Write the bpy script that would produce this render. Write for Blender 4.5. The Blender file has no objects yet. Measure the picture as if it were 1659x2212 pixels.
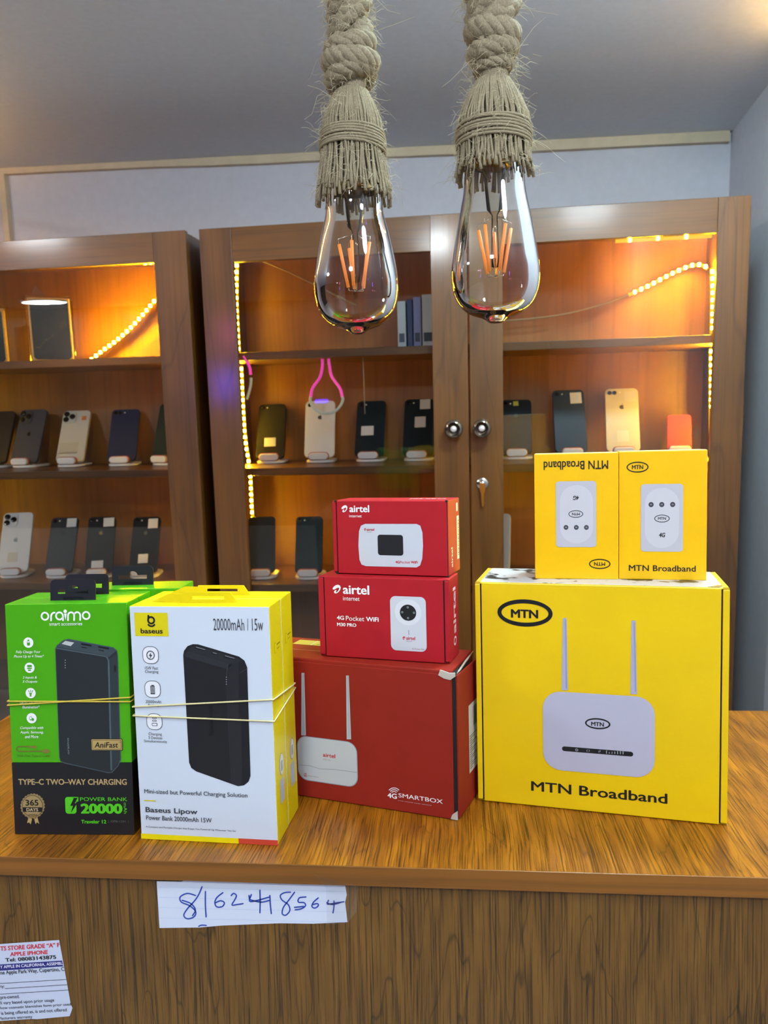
import bpy, bmesh, math, random
from mathutils import Matrix, Vector
from mathutils.geometry import tessellate_polygon
random.seed(7)
SC = bpy.context.scene
COL = SC.collection
PI = math.pi
# ---------------------------------------------------------------- camera
cam_data = bpy.data.cameras.new('camera')
cam = bpy.data.objects.new('camera', cam_data)
COL.objects.link(cam)
FW = Vector((-0.09636, 0.99203, -0.08115)); RT = Vector((0.99520, 0.09462, -0.02503)); UP = Vector((0.01716, 0.08317, 0.99639))
cam.matrix_world = Matrix(((RT.x, UP.x, -FW.x, 0), (RT.y, UP.y, -FW.y, 0), (RT.z, UP.z, -FW.z, 0.28796), (0, 0, 0, 1)))
cam_data.sensor_fit = 'VERTICAL'; cam_data.sensor_height = 36.0; cam_data.sensor_width = 27.0
cam_data.lens = 36.0 * 1639.64 / 2212
cam_data.clip_start = 0.01
cam_data.dof.use_dof = True; cam_data.dof.focus_distance = 0.60; cam_data.dof.aperture_fstop = 14.0
SC.camera = cam
# ---------------------------------------------------------------- world and exposure
w = bpy.data.worlds.new('world'); SC.world = w; w.use_nodes = True
w.node_tree.nodes['Background'].inputs[0].default_value = (0.5, 0.55, 0.65, 1)
w.node_tree.nodes['Background'].inputs[1].default_value = 0.05
SC.view_settings.view_transform = 'Standard'; SC.view_settings.look = 'None'
SC.view_settings.gamma = 1.0; SC.view_settings.use_curve_mapping = False
SC.view_settings.exposure = -0.15
PANEL_POWER = 150.0      # ceiling panel lights (emission strength)
LED_POWER = 480.0       # each LED of the strips
TAPE_POWER = 1.6        # glow of the strip's jacket
BULB_FILAMENT = 0.2
LED_POWER_RIGHT = 1700.0
LED_POWER_SIDE = 2000.0  # the amber fill strips added out of view beside the counter
# ceiling panels: x, y, radius, strength factor, colour
PANELS = [(-0.22, -0.62, 0.10, 0.95, (0.84, 0.94, 1.0), .050), (0.27, 0.84, 0.075, 1.10, (0.62, 0.92, 1.0), .045),
          (-4.15, -3.50, 0.19, 0.8, (0.93, 0.97, 1.0), .004), (-1.75, 0.15, 0.10, 0.9, (0.84, 0.93, 1.0), .06), (0.36, 0.02, 0.085, 0.5, (0.84, 0.93, 1.0), .06)]  # last two panels are added fill, no such fixtures are known

# ---------------------------------------------------------------- materials
def lin(c):
    if isinstance(c, str):
        if len(c) == 4: c = '#' + ''.join(q * 2 for q in c[1:])
        c = tuple(int(c[i:i + 2], 16) / 255 for i in (1, 3, 5))
    return tuple((x / 12.92 if x <= 0.04045 else ((x + 0.055) / 1.055) ** 2.4) for x in c[:3])
def new_mat(name):
    m = bpy.data.materials.new(name); m.use_nodes = True
    return m, m.node_tree.nodes, m.node_tree.links, m.node_tree.nodes['Principled BSDF']
MC = {}
def mat(name, col, rough=0.5, metal=0.0, emit=None, strength=0.0, bump=0.0, bscale=400.0, vary=0.0, spec=0.5):
    if name in MC: return MC[name]
    m, N, L, b = new_mat(name)
    c = lin(col)
    b.inputs['Base Color'].default_value = (*c, 1); b.inputs['Roughness'].default_value = rough
    b.inputs['Metallic'].default_value = metal; b.inputs['Specular IOR Level'].default_value = spec
    if emit:
        b.inputs['Emission Color'].default_value = (*emit, 1); b.inputs['Emission Strength'].default_value = strength
    if bump or vary:
        tc = N.new('ShaderNodeTexCoord'); nz = N.new('ShaderNodeTexNoise'); nz.inputs['Scale'].default_value = bscale
        nz.inputs['Detail'].default_value = 4
        L.new(tc.outputs['Object'], nz.inputs['Vector'])
        if bump:
            bp = N.new('ShaderNodeBump'); bp.inputs['Strength'].default_value = bump; bp.inputs['Distance'].default_value = 0.0004
            L.new(nz.outputs['Fac'], bp.inputs['Height']); L.new(bp.outputs['Normal'], b.inputs['Normal'])
        if vary:
            r = N.new('ShaderNodeValToRGB')
            r.color_ramp.elements[0].position = 0.3; r.color_ramp.elements[1].position = 0.7
            r.color_ramp.elements[0].color = (*[x * (1 - vary) for x in c], 1); r.color_ramp.elements[1].color = (*[min(1, x * (1 + vary)) for x in c], 1)
            L.new(nz.outputs['Fac'], r.inputs['Fac']); L.new(r.outputs['Color'], b.inputs['Base Color'])
    MC[name] = m
    return m
def ink(hexcol):
    return mat('ink_' + hexcol[1:], hexcol, 0.42)
def wood(name, dark, mid, light, scale, axis, rough=0.35, bump=0.35, lines=0.5, warp=0.02, crack=0.0, coat=0.0):
    """laminate with a grain running along one object axis"""
    m, N, L, b = new_mat(name)
    tc = N.new('ShaderNodeTexCoord')
    nw = N.new('ShaderNodeTexNoise'); nw.inputs['Scale'].default_value = 7.0; nw.inputs['Detail'].default_value = 2
    L.new(tc.outputs['Object'], nw.inputs['Vector'])
    sub = N.new('ShaderNodeVectorMath'); sub.operation = 'SUBTRACT'; sub.inputs[1].default_value = (0.5, 0.5, 0.5)
    L.new(nw.outputs['Color'], sub.inputs[0])
    sc = N.new('ShaderNodeVectorMath'); sc.operation = 'SCALE'; sc.inputs['Scale'].default_value = warp
    L.new(sub.outputs[0], sc.inputs[0])
    ad = N.new('ShaderNodeVectorMath'); ad.operation = 'ADD'
    L.new(tc.outputs['Object'], ad.inputs[0]); L.new(sc.outputs[0], ad.inputs[1])
    def noise(s_long, s_cross, detail, rough_):
        mp = N.new('ShaderNodeMapping')
        s = [s_cross] * 3; s[axis] = s_long
        mp.inputs['Scale'].default_value = s
        n = N.new('ShaderNodeTexNoise'); n.inputs['Scale'].default_value = 1.0; n.inputs['Detail'].default_value = detail
        n.inputs['Roughness'].default_value = rough_
        L.new(ad.outputs[0], mp.inputs['Vector']); L.new(mp.outputs[0], n.inputs['Vector'])
        return n
    big = noise(scale * 0.02, scale * 0.12, 3, 0.5)
    fine = noise(scale * 0.014, scale, 3, 0.6)
    r1 = N.new('ShaderNodeValToRGB'); e = r1.color_ramp.elements
    e[0].position = 0.32; e[0].color = (*lin(dark), 1); e[1].position = 0.72; e[1].color = (*lin(light), 1)
    mm = e.new(0.5); mm.color = (*lin(mid), 1)
    L.new(big.outputs['Fac'], r1.inputs['Fac'])
    r2 = N.new('ShaderNodeValToRGB'); e = r2.color_ramp.elements
    e[0].position = 0.33; e[0].color = (1 - lines,) * 3 + (1,); e[1].position = 0.52; e[1].color = (1, 1, 1, 1)
    L.new(fine.outputs['Fac'], r2.inputs['Fac'])
    mx = N.new('ShaderNodeMix'); mx.data_type = 'RGBA'; mx.blend_type = 'MULTIPLY'; mx.inputs['Factor'].default_value = 1
    L.new(r1.outputs['Color'], mx.inputs[6]); L.new(r2.outputs['Color'], mx.inputs[7])
    last = mx.outputs[2]
    if crack:
        ck = noise(scale * 0.008, scale * 0.05, 2, 0.4)
        r3 = N.new('ShaderNodeValToRGB'); e = r3.color_ramp.elements
        e[0].position = 0.492; e[0].color = (1, 1, 1, 1); e[1].position = 0.508; e[1].color = (1, 1, 1, 1)
        q = e.new(0.5); q.color = (1 - crack,) * 3 + (1,)
        L.new(ck.outputs['Fac'], r3.inputs['Fac'])
        m2 = N.new('ShaderNodeMix'); m2.data_type = 'RGBA'; m2.blend_type = 'MULTIPLY'; m2.inputs['Factor'].default_value = 1
        L.new(last, m2.inputs[6]); L.new(r3.outputs['Color'], m2.inputs[7]); last = m2.outputs[2]
    L.new(last, b.inputs['Base Color'])
    b.inputs['Roughness'].default_value = rough
    b.inputs['Coat Weight'].default_value = coat; b.inputs['Coat Roughness'].default_value = 0.13
    if bump:
        bp = N.new('ShaderNodeBump'); bp.inputs['Strength'].default_value = bump; bp.inputs['Distance'].default_value = 0.0008
        L.new(r2.outputs['Color'], bp.inputs['Height']); L.new(bp.outputs['Normal'], b.inputs['Normal'])
    return m
def thin_glass(name, tint, ior=1.5, base=0.0, gloss=(1, 1, 1), rough=0.0):
    m, N, L, b = new_mat(name)
    N.remove(b)
    out = N['Material Output']
    tr = N.new('ShaderNodeBsdfTransparent'); tr.inputs[0].default_value = (*tint, 1)
    gl = N.new('ShaderNodeBsdfGlossy'); gl.inputs['Color'].default_value = (*gloss, 1); gl.inputs['Roughness'].default_value = rough
    fr = N.new('ShaderNodeFresnel'); fr.inputs['IOR'].default_value = ior
    ad = N.new('ShaderNodeMath'); ad.operation = 'ADD'; ad.inputs[1].default_value = base; ad.use_clamp = True
    mx = N.new('ShaderNodeMixShader')
    L.new(fr.outputs[0], ad.inputs[0]); L.new(ad.outputs[0], mx.inputs[0])
    L.new(tr.outputs[0], mx.inputs[1]); L.new(gl.outputs[0], mx.inputs[2]); L.new(mx.outputs[0], out.inputs['Surface'])
    return m
def emitter(name, col, strength):
    m, N, L, b = new_mat(name)
    N.remove(b)
    e = N.new('ShaderNodeEmission'); e.inputs[0].default_value = (*col, 1); e.inputs[1].default_value = strength
    L.new(e.outputs[0], N['Material Output'].inputs['Surface'])
    return m

# ---------------------------------------------------------------- mesh helpers
class MB:
    def __init__(s): s.v = []; s.f = []; s.m = []; s.mats = []; s.smooth = []
    def mi(s, m):
        if m not in s.mats: s.mats.append(m)
        return s.mats.index(m)
    def add(s, vs, fs, m, smooth=False, M=None):
        o = len(s.v)
        s.v += [tuple(M @ Vector(v)) if M else tuple(v) for v in vs]
        k = s.mi(m)
        for f in fs: s.f.append(tuple(i + o for i in f)); s.m.append(k); s.smooth.append(smooth)
    def box(s, a, b, m, M=None, bev=0.0, seg=2, shear=0.0):
        bm = bmesh.new(); bmesh.ops.create_cube(bm, size=1)
        for v in bm.verts:
            v.co = Vector([a[i] + (v.co[i] + 0.5) * (b[i] - a[i]) for i in range(3)])
        if bev: bmesh.ops.bevel(bm, geom=bm.edges[:], offset=bev, segments=seg, profile=0.5, affect='EDGES')
        if shear:
            for v in bm.verts: v.co.x += shear * v.co.z
        s.bm(bm, m, M)
    def bm(s, bm, m, M=None, smooth=False):
        bm.verts.index_update()
        s.add([v.co[:] for v in bm.verts], [[v.index for v in f.verts] for f in bm.faces], m, smooth, M); bm.free()
    def prism(s, pts, h0, h1, m, axis='y', M=None, bev=0.0, smooth=False):
        """closed outline pts (a,b) extruded along axis: y -> (a, h, b); z -> (a, b, h)"""
        bm = bmesh.new()
        P = (lambda a, b, h: (a, h, b)) if axis == 'y' else (lambda a, b, h: (a, b, h))
        vs = [bm.verts.new(P(a, b, h0)) for a, b in pts]
        f = bm.faces.new(vs)
        r = bmesh.ops.extrude_face_region(bm, geom=[f])
        d = Vector(P(0, 0, h1)) - Vector(P(0, 0, h0))
        for v in r['geom']:
            if isinstance(v, bmesh.types.BMVert): v.co += d
        bmesh.ops.recalc_face_normals(bm, faces=bm.faces[:])
        if bev:
            es = [e for e in bm.edges if len(e.link_faces) == 2 and e.calc_face_angle(0) > 0.8]
            bmesh.ops.bevel(bm, geom=es, offset=bev, segments=3, profile=0.5, affect='EDGES')
        s.bm(bm, m, M, smooth)
    def tube(s, pts, r, m, n=6, M=None, closed=False, cap=True):
        pts = [Vector(q) for q in pts]; k = len(pts)
        rs = r if isinstance(r, (list, tuple)) else [r] * k
        vs = []; fs = []; prev = None
        for i, q in enumerate(pts):
            if closed: t = pts[(i + 1) % k] - pts[i - 1]
            else: t = pts[min(i + 1, k - 1)] - pts[max(i - 1, 0)]
            t = t.normalized() if t.length > 1e-9 else Vector((0, 0, 1))
            if prev is None:
                u = t.cross(Vector((0.31, 0.9, 0.17))); u = u.normalized() if u.length > 1e-4 else Vector((1, 0, 0))
            else:
                u = (prev - t * prev.dot(t)); u = u.normalized() if u.length > 1e-6 else t.orthogonal().normalized()
            prev = u; b = t.cross(u)
            for j in range(n):
                a = 2 * PI * j / n
                vs.append(q + (u * math.cos(a) + b * math.sin(a)) * rs[i])
        for i in range(k if closed else k - 1):
            i2 = (i + 1) % k
            for j in range(n): fs.append((i * n + j, i * n + (j + 1) % n, i2 * n + (j + 1) % n, i2 * n + j))
        if cap and not closed: fs += [tuple(range(n))[::-1], tuple(range((k - 1) * n, k * n))]
        s.add(vs, fs, m, True, M)
    def lathe(s, prof, m, n=32, M=None, smooth=True):
        """prof: (r, z) list"""
        vs = []; fs = []
        for r, z in prof:
            for j in range(n): vs.append((r * math.cos(2 * PI * j / n), r * math.sin(2 * PI * j / n), z))
        for i in range(len(prof) - 1):
            for j in range(n): fs.append((i * n + j, i * n + (j + 1) % n, (i + 1) * n + (j + 1) % n, (i + 1) * n + j))
        s.add(vs, fs, m, smooth, M)
    def build(s, name, parent=None, kind=None, label=None, M=None):
        me = bpy.data.meshes.new(name); me.from_pydata(s.v, [], s.f)
        for m in s.mats: me.materials.append(m)
        me.polygons.foreach_set('material_index', s.m); me.polygons.foreach_set('use_smooth', s.smooth)
        me.update()
        o = bpy.data.objects.new(name, me); COL.objects.link(o)
        if parent: o.parent = parent
        if M is not None: o.matrix_world = M
        if kind: o['kind'] = kind
        if label: o['label'] = label
        return o
def thing(name, label, cat, M=None, group=None):
    o = bpy.data.objects.new(name, None); COL.objects.link(o); o.empty_display_size = 0.02
    if M is not None: o.matrix_world = M
    o['label'] = label; o['category'] = cat
    if group: o['group'] = group
    return o
def tag(o, label, cat, group=None):
    o['label'] = label; o['category'] = cat
    if group: o['group'] = group
    return o
def copy_tree(o, parent=None):
    c = o.copy(); COL.objects.link(c)
    if parent: c.parent = parent
    for ch in list(o.children): copy_tree(ch, c)
    return c
def rrect(x0, y0, x1, y1, r, n=6):
    r = min(r, (x1 - x0) / 2, (y1 - y0) / 2); P = []
    for cx, cy, a0 in ((x1 - r, y1 - r, 0), (x0 + r, y1 - r, 90), (x0 + r, y0 + r, 180), (x1 - r, y0 + r, 270)):
        for k in range(n + 1):
            a = math.radians(a0 + 90 * k / n); P.append((cx + r * math.cos(a), cy + r * math.sin(a)))
    return P
# ---------------------------------------------------------------- print on flat faces
FONT_CACHE = {}
def glyphs(txt, bold, ital):
    key = (txt, bold, ital)
    if key in FONT_CACHE: return FONT_CACHE[key]
    cu = bpy.data.curves.new('t', 'FONT'); cu.body = txt; cu.shear = ital; cu.fill_mode = 'FRONT'
    cu.resolution_u = 3
    o = bpy.data.objects.new('t', cu); COL.objects.link(o)
    dg = bpy.context.evaluated_depsgraph_get(); dg.update()
    me = bpy.data.meshes.new_from_object(o.evaluated_get(dg))
    vs = [v.co[:] for v in me.vertices]; fs = [tuple(p.vertices) for p in me.polygons]
    bpy.data.objects.remove(o); bpy.data.meshes.remove(me); bpy.data.curves.remove(cu)
    if bold:
        v0, f0 = vs, fs; vs, fs = list(v0), list(f0)
        for k in range(8):
            dx, dy = bold * 0.9 * math.cos(k * PI / 4), bold * 0.6 * math.sin(k * PI / 4); o = len(vs)
            vs += [(v[0] + dx, v[1] + dy, (k + 1) * 0.06) for v in v0]; fs += [tuple(i + o for i in f) for f in f0]
    FONT_CACHE[key] = (vs, fs)
    return vs, fs
STEP = 0.00008
def print_part(name, items, parent, y=-0.0002, T=None, base_lay=0, inks=None):
    """flat print: items are in millimetres on the face (x right, z up)"""
    mb = MB()
    T = T or (lambda x, z, l: (x / 1000, y - l * STEP, z / 1000))
    for it in items:
        k = it[0]
        if k == 't':
            _, txt, (x0, y0, x1, y1), col, lay, bold, ital, rot = it
            vs, fs = glyphs(txt, bold, ital)
            a, c = math.cos(math.radians(rot)), math.sin(math.radians(rot))
            if rot in (90, -90, 180):
                vs = [(v[0] * round(a) - v[1] * round(c), v[0] * round(c) + v[1] * round(a), v[2]) for v in vs]
            mx, Mx = min(v[0] for v in vs), max(v[0] for v in vs); my, My = min(v[1] for v in vs), max(v[1] for v in vs)
            P = [(x0 + (v[0] - mx) / (Mx - mx) * (x1 - x0), y0 + (v[1] - my) / max(1e-6, My - my) * (y1 - y0)) for v in vs]
            if rot not in (0, 90, -90, 180): P = [(q[0] * a - q[1] * c, q[0] * c + q[1] * a) for q in P]
            mb.add([T(q[0], q[1], lay + v[2]) for q, v in zip(P, vs)], fs, ink(col))
            continue
        if k == 'r':
            _, (x0, y0, x1, y1), col, lay, rad = it
            P = rrect(x0, y0, x1, y1, rad) if rad else [(x0, y0), (x1, y0), (x1, y1), (x0, y1)]
        elif k == 'e':
            _, (cx, cy, rx, ry), col, lay, sw = it
            n = 40
            if sw:
                vs = []; fs = []
                for j in range(n):
                    a = 2 * PI * j / n
                    vs += [T(cx + (rx + sw / 2) * math.cos(a), cy + (ry + sw / 2) * math.sin(a), lay), T(cx + (rx - sw / 2) * math.cos(a), cy + (ry - sw / 2) * math.sin(a), lay)]
                    fs.append((2 * j, (2 * j + 2) % (2 * n), (2 * j + 3) % (2 * n), 2 * j + 1))
                mb.add(vs, fs, ink(col)); continue
            P = [(cx + rx * math.cos(2 * PI * j / n), cy + ry * math.sin(2 * PI * j / n)) for j in range(n)]
        elif k == 'p':
            _, P, col, lay = it
        elif k == 's':
            _, Q, sw, col, lay = it
            Q = [Vector(q) for q in Q]; Lf = []; Rt = []
            for i, q in enumerate(Q):
                d = Q[min(i + 1, len(Q) - 1)] - Q[max(i - 1, 0)]
                n = Vector((-d.y, d.x)); n = n.normalized() * sw / 2 if n.length else Vector((sw / 2, 0))
                Lf.append(q + n); Rt.append(q - n)
            vs = [T(*q, lay) for q in Lf] + [T(*q, lay) for q in Rt]; n = len(Q)
            mb.add(vs, [(i, n + i, n + i + 1, i + 1) for i in range(n - 1)], ink(col))
            for q in (Q[0], Q[-1]):
                mb.add([T(q.x + sw / 2 * math.cos(j * PI / 4), q.y + sw / 2 * math.sin(j * PI / 4), lay + 0.3) for j in range(8)], [tuple(range(8))], ink(col))
            continue
        tris = tessellate_polygon([[Vector((q[0], q[1], 0)) for q in P]])
        mb.add([T(q[0], q[1], lay) for q in P], [tuple(t) for t in tris], ink(col))
    return mb.build(name, parent)
ART = {
 'A': {
  'brand_panel': [
   ('r',[3.85,155.65,29.64,173.17],'#d8c800',0,0),
   ('e',[16.84,167.57,2.39,2.41],'#111416',2,1.4),
   ('s',[[14.93,170.96],[14.53,167.57]],1.4,'#111416',2),
   ('s',[[19.3,164.34],[18.98,163.97],[18.59,163.66],[18.14,163.41],[17.64,163.25],[17.13,163.16],[16.61,163.16],[16.1,163.24],[15.62,163.41],[15.19,163.65],[14.83,163.95],[14.54,164.32]],1.3,'#111416',2),
   ('t', 'baseus', [8.24,157.72,25.42,161.51], '#111416', 2, 0.03, 0, 0),
  ],
  'capacity_text': [
   ('t', '20000mAh', [64.28,160.47,87.56,169.26], '#3a3a40', 1, 0, 0, 0),
   ('s',[[90.49,169.16],[90.16,160.73]],0.35,'#3a3a40',1),
   ('t', '15w', [93.41,160.53,101.72,169.33], '#3a3a40', 1, 0, 0, 0),
  ],
  'feature_icons': [
   ('r',[8.72,134.93,21.36,148.02],'#3a3a40',1,5.0),
   ('r',[9.15,135.36,20.93,147.59],'#e8eaee',2,4.6),
   ('r',[9.0,109.23,21.58,122.22],'#3a3a40',1,5.0),
   ('r',[9.43,109.65,21.15,121.79],'#e8eaee',2,4.6),
   ('e',[15.05,141.43,2.9,3.08],'#3a3a40',3,0.7),
   ('p',[[15.7,143.76],[13.59,140.89],[14.84,140.91],[14.19,138.48],[16.5,141.79],[15.24,141.77]],'#3a3a40',4),
   ('r',[13.58,112.01,17.05,118.38],'#3a3a40',3,0),
   ('r',[14.51,118.42,16.45,119.09],'#3a3a40',3,0),
   ('r',[13.9,117.3,16.94,117.6],'#e8eaee',4,0),
   ('r',[13.85,116.26,16.89,116.56],'#e8eaee',4,0),
   ('r',[13.8,115.22,16.84,115.52],'#e8eaee',4,0),
   ('r',[13.75,114.18,16.79,114.48],'#e8eaee',4,0),
   ('r',[13.7,113.14,16.74,113.43],'#e8eaee',4,0),
   ('t', '15W Fast', [10.06,130.6,20.35,132.9], '#3a3a40', 1, 0, 0, 0),
   ('t', 'Charging', [9.92,127.4,20.47,130.12], '#3a3a40', 1, 0, 0, 0),
   ('t', '20000mAh', [9.18,105.14,21.47,107.44], '#3a3a40', 1, 0, 0, 0),
   ('t', 'Battery', [11.12,102.24,19.72,104.6], '#3a3a40', 1, 0, 0, 0),
   ('r',[9.14,84.83,21.6,97.37],'#3a3a40',1,5.0),
   ('r',[9.57,85.25,21.17,96.94],'#e8eaee',2,4.6),
   ('r',[13.79,93.27,17.32,94.59],'#3a3a40',3,0.7),
   ('r',[14.22,93.7,16.89,94.16],'#e8eaee',4,0.5),
   ('r',[13.69,91.18,17.22,92.49],'#3a3a40',3,0.7),
   ('r',[14.12,91.6,16.79,92.07],'#e8eaee',4,0.5),
   ('r',[13.31,87.87,17.7,90.22],'#3a3a40',3,0.7),
   ('r',[13.74,88.3,17.27,89.79],'#e8eaee',4,0.5),
   ('t', 'Charging', [10.24,80.0,20.65,82.8], '#3a3a40', 1, 0, 0, 0),
   ('t', '3 Devices', [10.11,77.73,20.81,80.0], '#3a3a40', 1, 0, 0, 0),
   ('t', 'Simultaneously', [6.35,74.6,24.44,77.18], '#3a3a40', 1, 0, 0, 0),
  ],
  'device_picture': [
   ('p',[[40.26,141.84],[41.03,145.1],[43.92,148.55],[48.13,150.12],[52.08,149.98],[82.66,141.39],[86.69,138.46],[88.56,133.39],[87.72,52.19],[86.16,47.99],[82.46,44.92],[77.88,44.06],[46.11,54.12],[42.39,56.61],[40.88,60.67]],'#17181b',0),
   ('p',[[44.4,145.48],[47.17,148.32],[51.59,148.95],[81.33,140.53],[85.12,138.02],[77.67,135.82]],'#232529',1),
   ('p',[[40.26,141.84],[44.38,145.13],[77.24,135.81],[73.6,131.94],[42.84,140.15]],'#26282c',1),
   ('p',[[73.13,131.08],[74.18,135.35],[82.49,137.15],[80.7,92.39],[82.71,99.34],[81.45,45.92],[77.46,44.39],[72.26,46.03]],'#1f2125',1),
   ('p',[[82.62,129.5],[88.55,132.97],[87.63,52.19],[82.33,45.95]],'#14161a',2),
   ('s',[[72.49,125.96],[74.2,135.78]],0.25,'#4a4d52',3),
   ('s',[[72.5,119.98],[72.66,66.4]],0.2,'#3a3d42',3),
   ('s',[[82.6,129.07],[88.36,132.54]],0.25,'#4a4d52',3),
   ('p',[[49.64,148.43],[57.62,146.24],[57.57,145.21],[49.56,146.72]],'#0a0a0c',2),
   ('s',[[50.67,147.92],[57.27,146.23]],0.5,'#8a8d90',3),
   ('p',[[62.18,144.52],[66.24,143.38],[66.2,142.36],[62.11,142.81]],'#0a0a0c',2),
   ('s',[[63.21,144.02],[65.89,143.38]],0.5,'#8a8d90',3),
   ('p',[[71.42,142.3],[79.49,140.09],[79.45,139.07],[71.35,140.6]],'#0a0a0c',2),
   ('s',[[72.44,141.8],[79.15,140.09]],0.5,'#8a8d90',3),
   ('e',[72.57,125.96,0.3,0.3],'#e0e0e0',4,0),
   ('e',[72.5,124.25,0.3,0.31],'#e0e0e0',4,0),
   ('e',[72.44,122.54,0.3,0.31],'#e0e0e0',4,0),
   ('e',[72.37,120.83,0.3,0.31],'#e0e0e0',4,0),
   ('t', 'baseus', [57.39,82.06,60.58,104.28], '#0a0b0d', 3, 0.01, 0, 90),
  ],
  'slogan_text': [
   ('t', 'Mini-sized but Powerful Charging Solution', [4.49,34.77,84.77,38.98], '#3a3a40', 1, 0.01, 0, 0),
   ('s',[[4.24,30.12],[12.96,30.1]],0.8,'#d8c800',1),
   ('t', 'Baseus Lipow', [4.73,19.86,45.67,25.09], '#3a3a40', 1, 0.025, 0, 0),
   ('t', 'Power Bank 20000mAh 15W', [4.87,15.13,56.41,18.7], '#3a3a40', 1, 0.012, 0, 0),
   ('t', 'A Compact and Portable Charger that Keeps You Powered Up Wherever You Go.', [4.29,8.69,75.14,10.41], '#3a3a40', 1, 0, 0, 0),
  ],
  'base_stripe': [
   ('r',[0,0,76.5,4.1],'#e6d400',0,0),
   ('r',[76.5,0,106.6,4.1],'#c2402c',0,0),
  ],
 },
 'B': {
  'brand_text': [
   ('e',[30.98,170.0,2.63,2.74],'#f2f2f2',1,1.34),
   ('e',[42.16,170.06,2.63,2.73],'#f2f2f2',1,1.34),
   ('e',[62.68,170.16,2.63,2.72],'#f2f2f2',1,1.34),
   ('s',[[35.55,166.66],[35.67,169.63],[35.68,169.68],[35.74,170.21],[35.89,170.71],[36.12,171.19],[36.42,171.62],[36.78,171.99],[37.19,172.28],[37.64,172.5],[38.11,172.62],[38.59,172.65]],1.34,'#f2f2f2',1),
   ('s',[[44.92,170.07],[44.79,166.71]],1.34,'#f2f2f2',1),
   ('e',[46.73,173.51,1.34,1.37],'#f2f2f2',1,0),
   ('p',[[45.74,171.74],[47.79,171.75],[46.83,166.64]],'#f2f2f2',1),
   ('s',[[48.61,166.73],[48.75,170.22],[48.75,170.22],[48.87,170.92],[49.17,171.56],[49.63,172.1],[50.22,172.48],[50.87,172.68],[51.54,172.69],[52.18,172.49],[52.73,172.11],[53.15,171.58],[53.4,170.94],[53.47,170.24],[53.33,166.76]],1.34,'#f2f2f2',1),
   ('s',[[53.47,170.24],[53.42,170.24],[53.54,170.94],[53.84,171.58],[54.3,172.12],[54.88,172.5],[55.53,172.71],[56.21,172.71],[56.84,172.51],[57.39,172.13],[57.81,171.6],[58.06,170.96],[58.13,170.26],[58.13,170.26],[58.0,166.78]],1.34,'#f2f2f2',1),
   ('t', 'smart accessories', [34.14,162.75,59.46,165.25], '#f2f2f2', 1, 0, 0, 0),
  ],
  'icons_text': [
   ('e',[17.27,149.97,3.89,3.97],'#f2f2f2',1,0),
   ('e',[17.35,130.65,3.9,3.98],'#f2f2f2',1,0),
   ('e',[17.32,111.1,3.91,3.99],'#f2f2f2',1,0),
   ('e',[17.2,91.55,3.93,4.01],'#f2f2f2',1,0),
   ('r',[16.19,147.63,18.52,151.5],'#3f9a08',2,1),
   ('r',[16.86,151.52,18.07,152.33],'#3f9a08',2,0),
   ('r',[16.49,150.08,18.32,151.09],'#f2f2f2',3,0),
   ('r',[15.57,131.19,19.26,132.8],'#3f9a08',2,0.5),
   ('r',[15.47,129.74,19.19,130.74],'#3f9a08',2,1),
   ('r',[16.04,128.29,18.5,129.3],'#3f9a08',2,1),
   ('p',[[16.07,111.3],[18.59,111.33],[17.91,110.08],[17.83,108.42],[16.57,108.4],[16.65,110.06]],'#3f9a08',2),
   ('s',[[17.36,111.94],[17.42,113.39]],0.5,'#3f9a08',2),
   ('s',[[16.31,111.92],[15.74,113.16]],0.5,'#3f9a08',2),
   ('s',[[18.41,111.95],[19.09,113.2]],0.5,'#3f9a08',2),
   ('r',[15.47,89.88,17.65,92.98],'#3f9a08',2,1),
   ('r',[17.31,89.49,19.1,91.76],'#3f9a08',3,1),
   ('r',[15.87,90.71,17.26,92.57],'#f2f2f2',3,0),
   ('t', 'Fully Charge Your', [7.28,141.33,26.48,143.94], '#f2f2f2', 1, 0.008, 0.25, 0),
   ('t', 'Phone Up to 4 Times*', [5.56,137.97,28.94,140.63], '#f2f2f2', 1, 0.008, 0.25, 0),
   ('t', '2 Inputs &', [11.62,121.73,22.71,124.19], '#f2f2f2', 1, 0.008, 0.25, 0),
   ('t', '3 Outputs', [11.47,118.63,22.89,120.98], '#f2f2f2', 1, 0.008, 0.25, 0),
   ('t', 'Up to 100-hour', [8.63,102.07,24.79,104.66], '#f2f2f2', 1, 0.008, 0.25, 0),
   ('t', 'Illumination*', [10.27,99.15,23.93,101.45], '#f2f2f2', 1, 0.008, 0.25, 0),
   ('t', 'Compatible with', [7.95,82.6,26.06,85.13], '#f2f2f2', 1, 0.008, 0.25, 0),
   ('t', 'Apple, Samsung,', [7.79,79.15,26.02,81.67], '#f2f2f2', 1, 0.008, 0.25, 0),
   ('t', 'and More', [11.34,75.94,21.77,78.38], '#f2f2f2', 1, 0.008, 0.25, 0),
  ],
  'cable_picture': [
   ('s',[[6.85,65.69],[6.24,65.73],[5.68,65.88],[5.18,66.13],[4.79,66.47],[4.52,66.87],[4.4,67.31],[4.42,67.77],[4.59,68.21],[4.89,68.62],[5.31,68.97],[5.83,69.24],[6.41,69.41],[7.02,69.48],[18.85,69.27]],0.9,'#6f6a2a',1),
   ('s',[[6.85,65.69],[25.87,65.83]],0.9,'#6f6a2a',1),
   ('e',[27.45,65.75,3.09,1.62],'#7d7434',2,0),
   ('r',[14.98,68.25,20.17,70.04],'#7d7434',2,1),
   ('t', 'With Free Type-C Cable', [4.4,60.66,30.39,63.22], '#4d6a18', 1, 0, 0.2, 0),
  ],
  'device_picture': [
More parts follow.
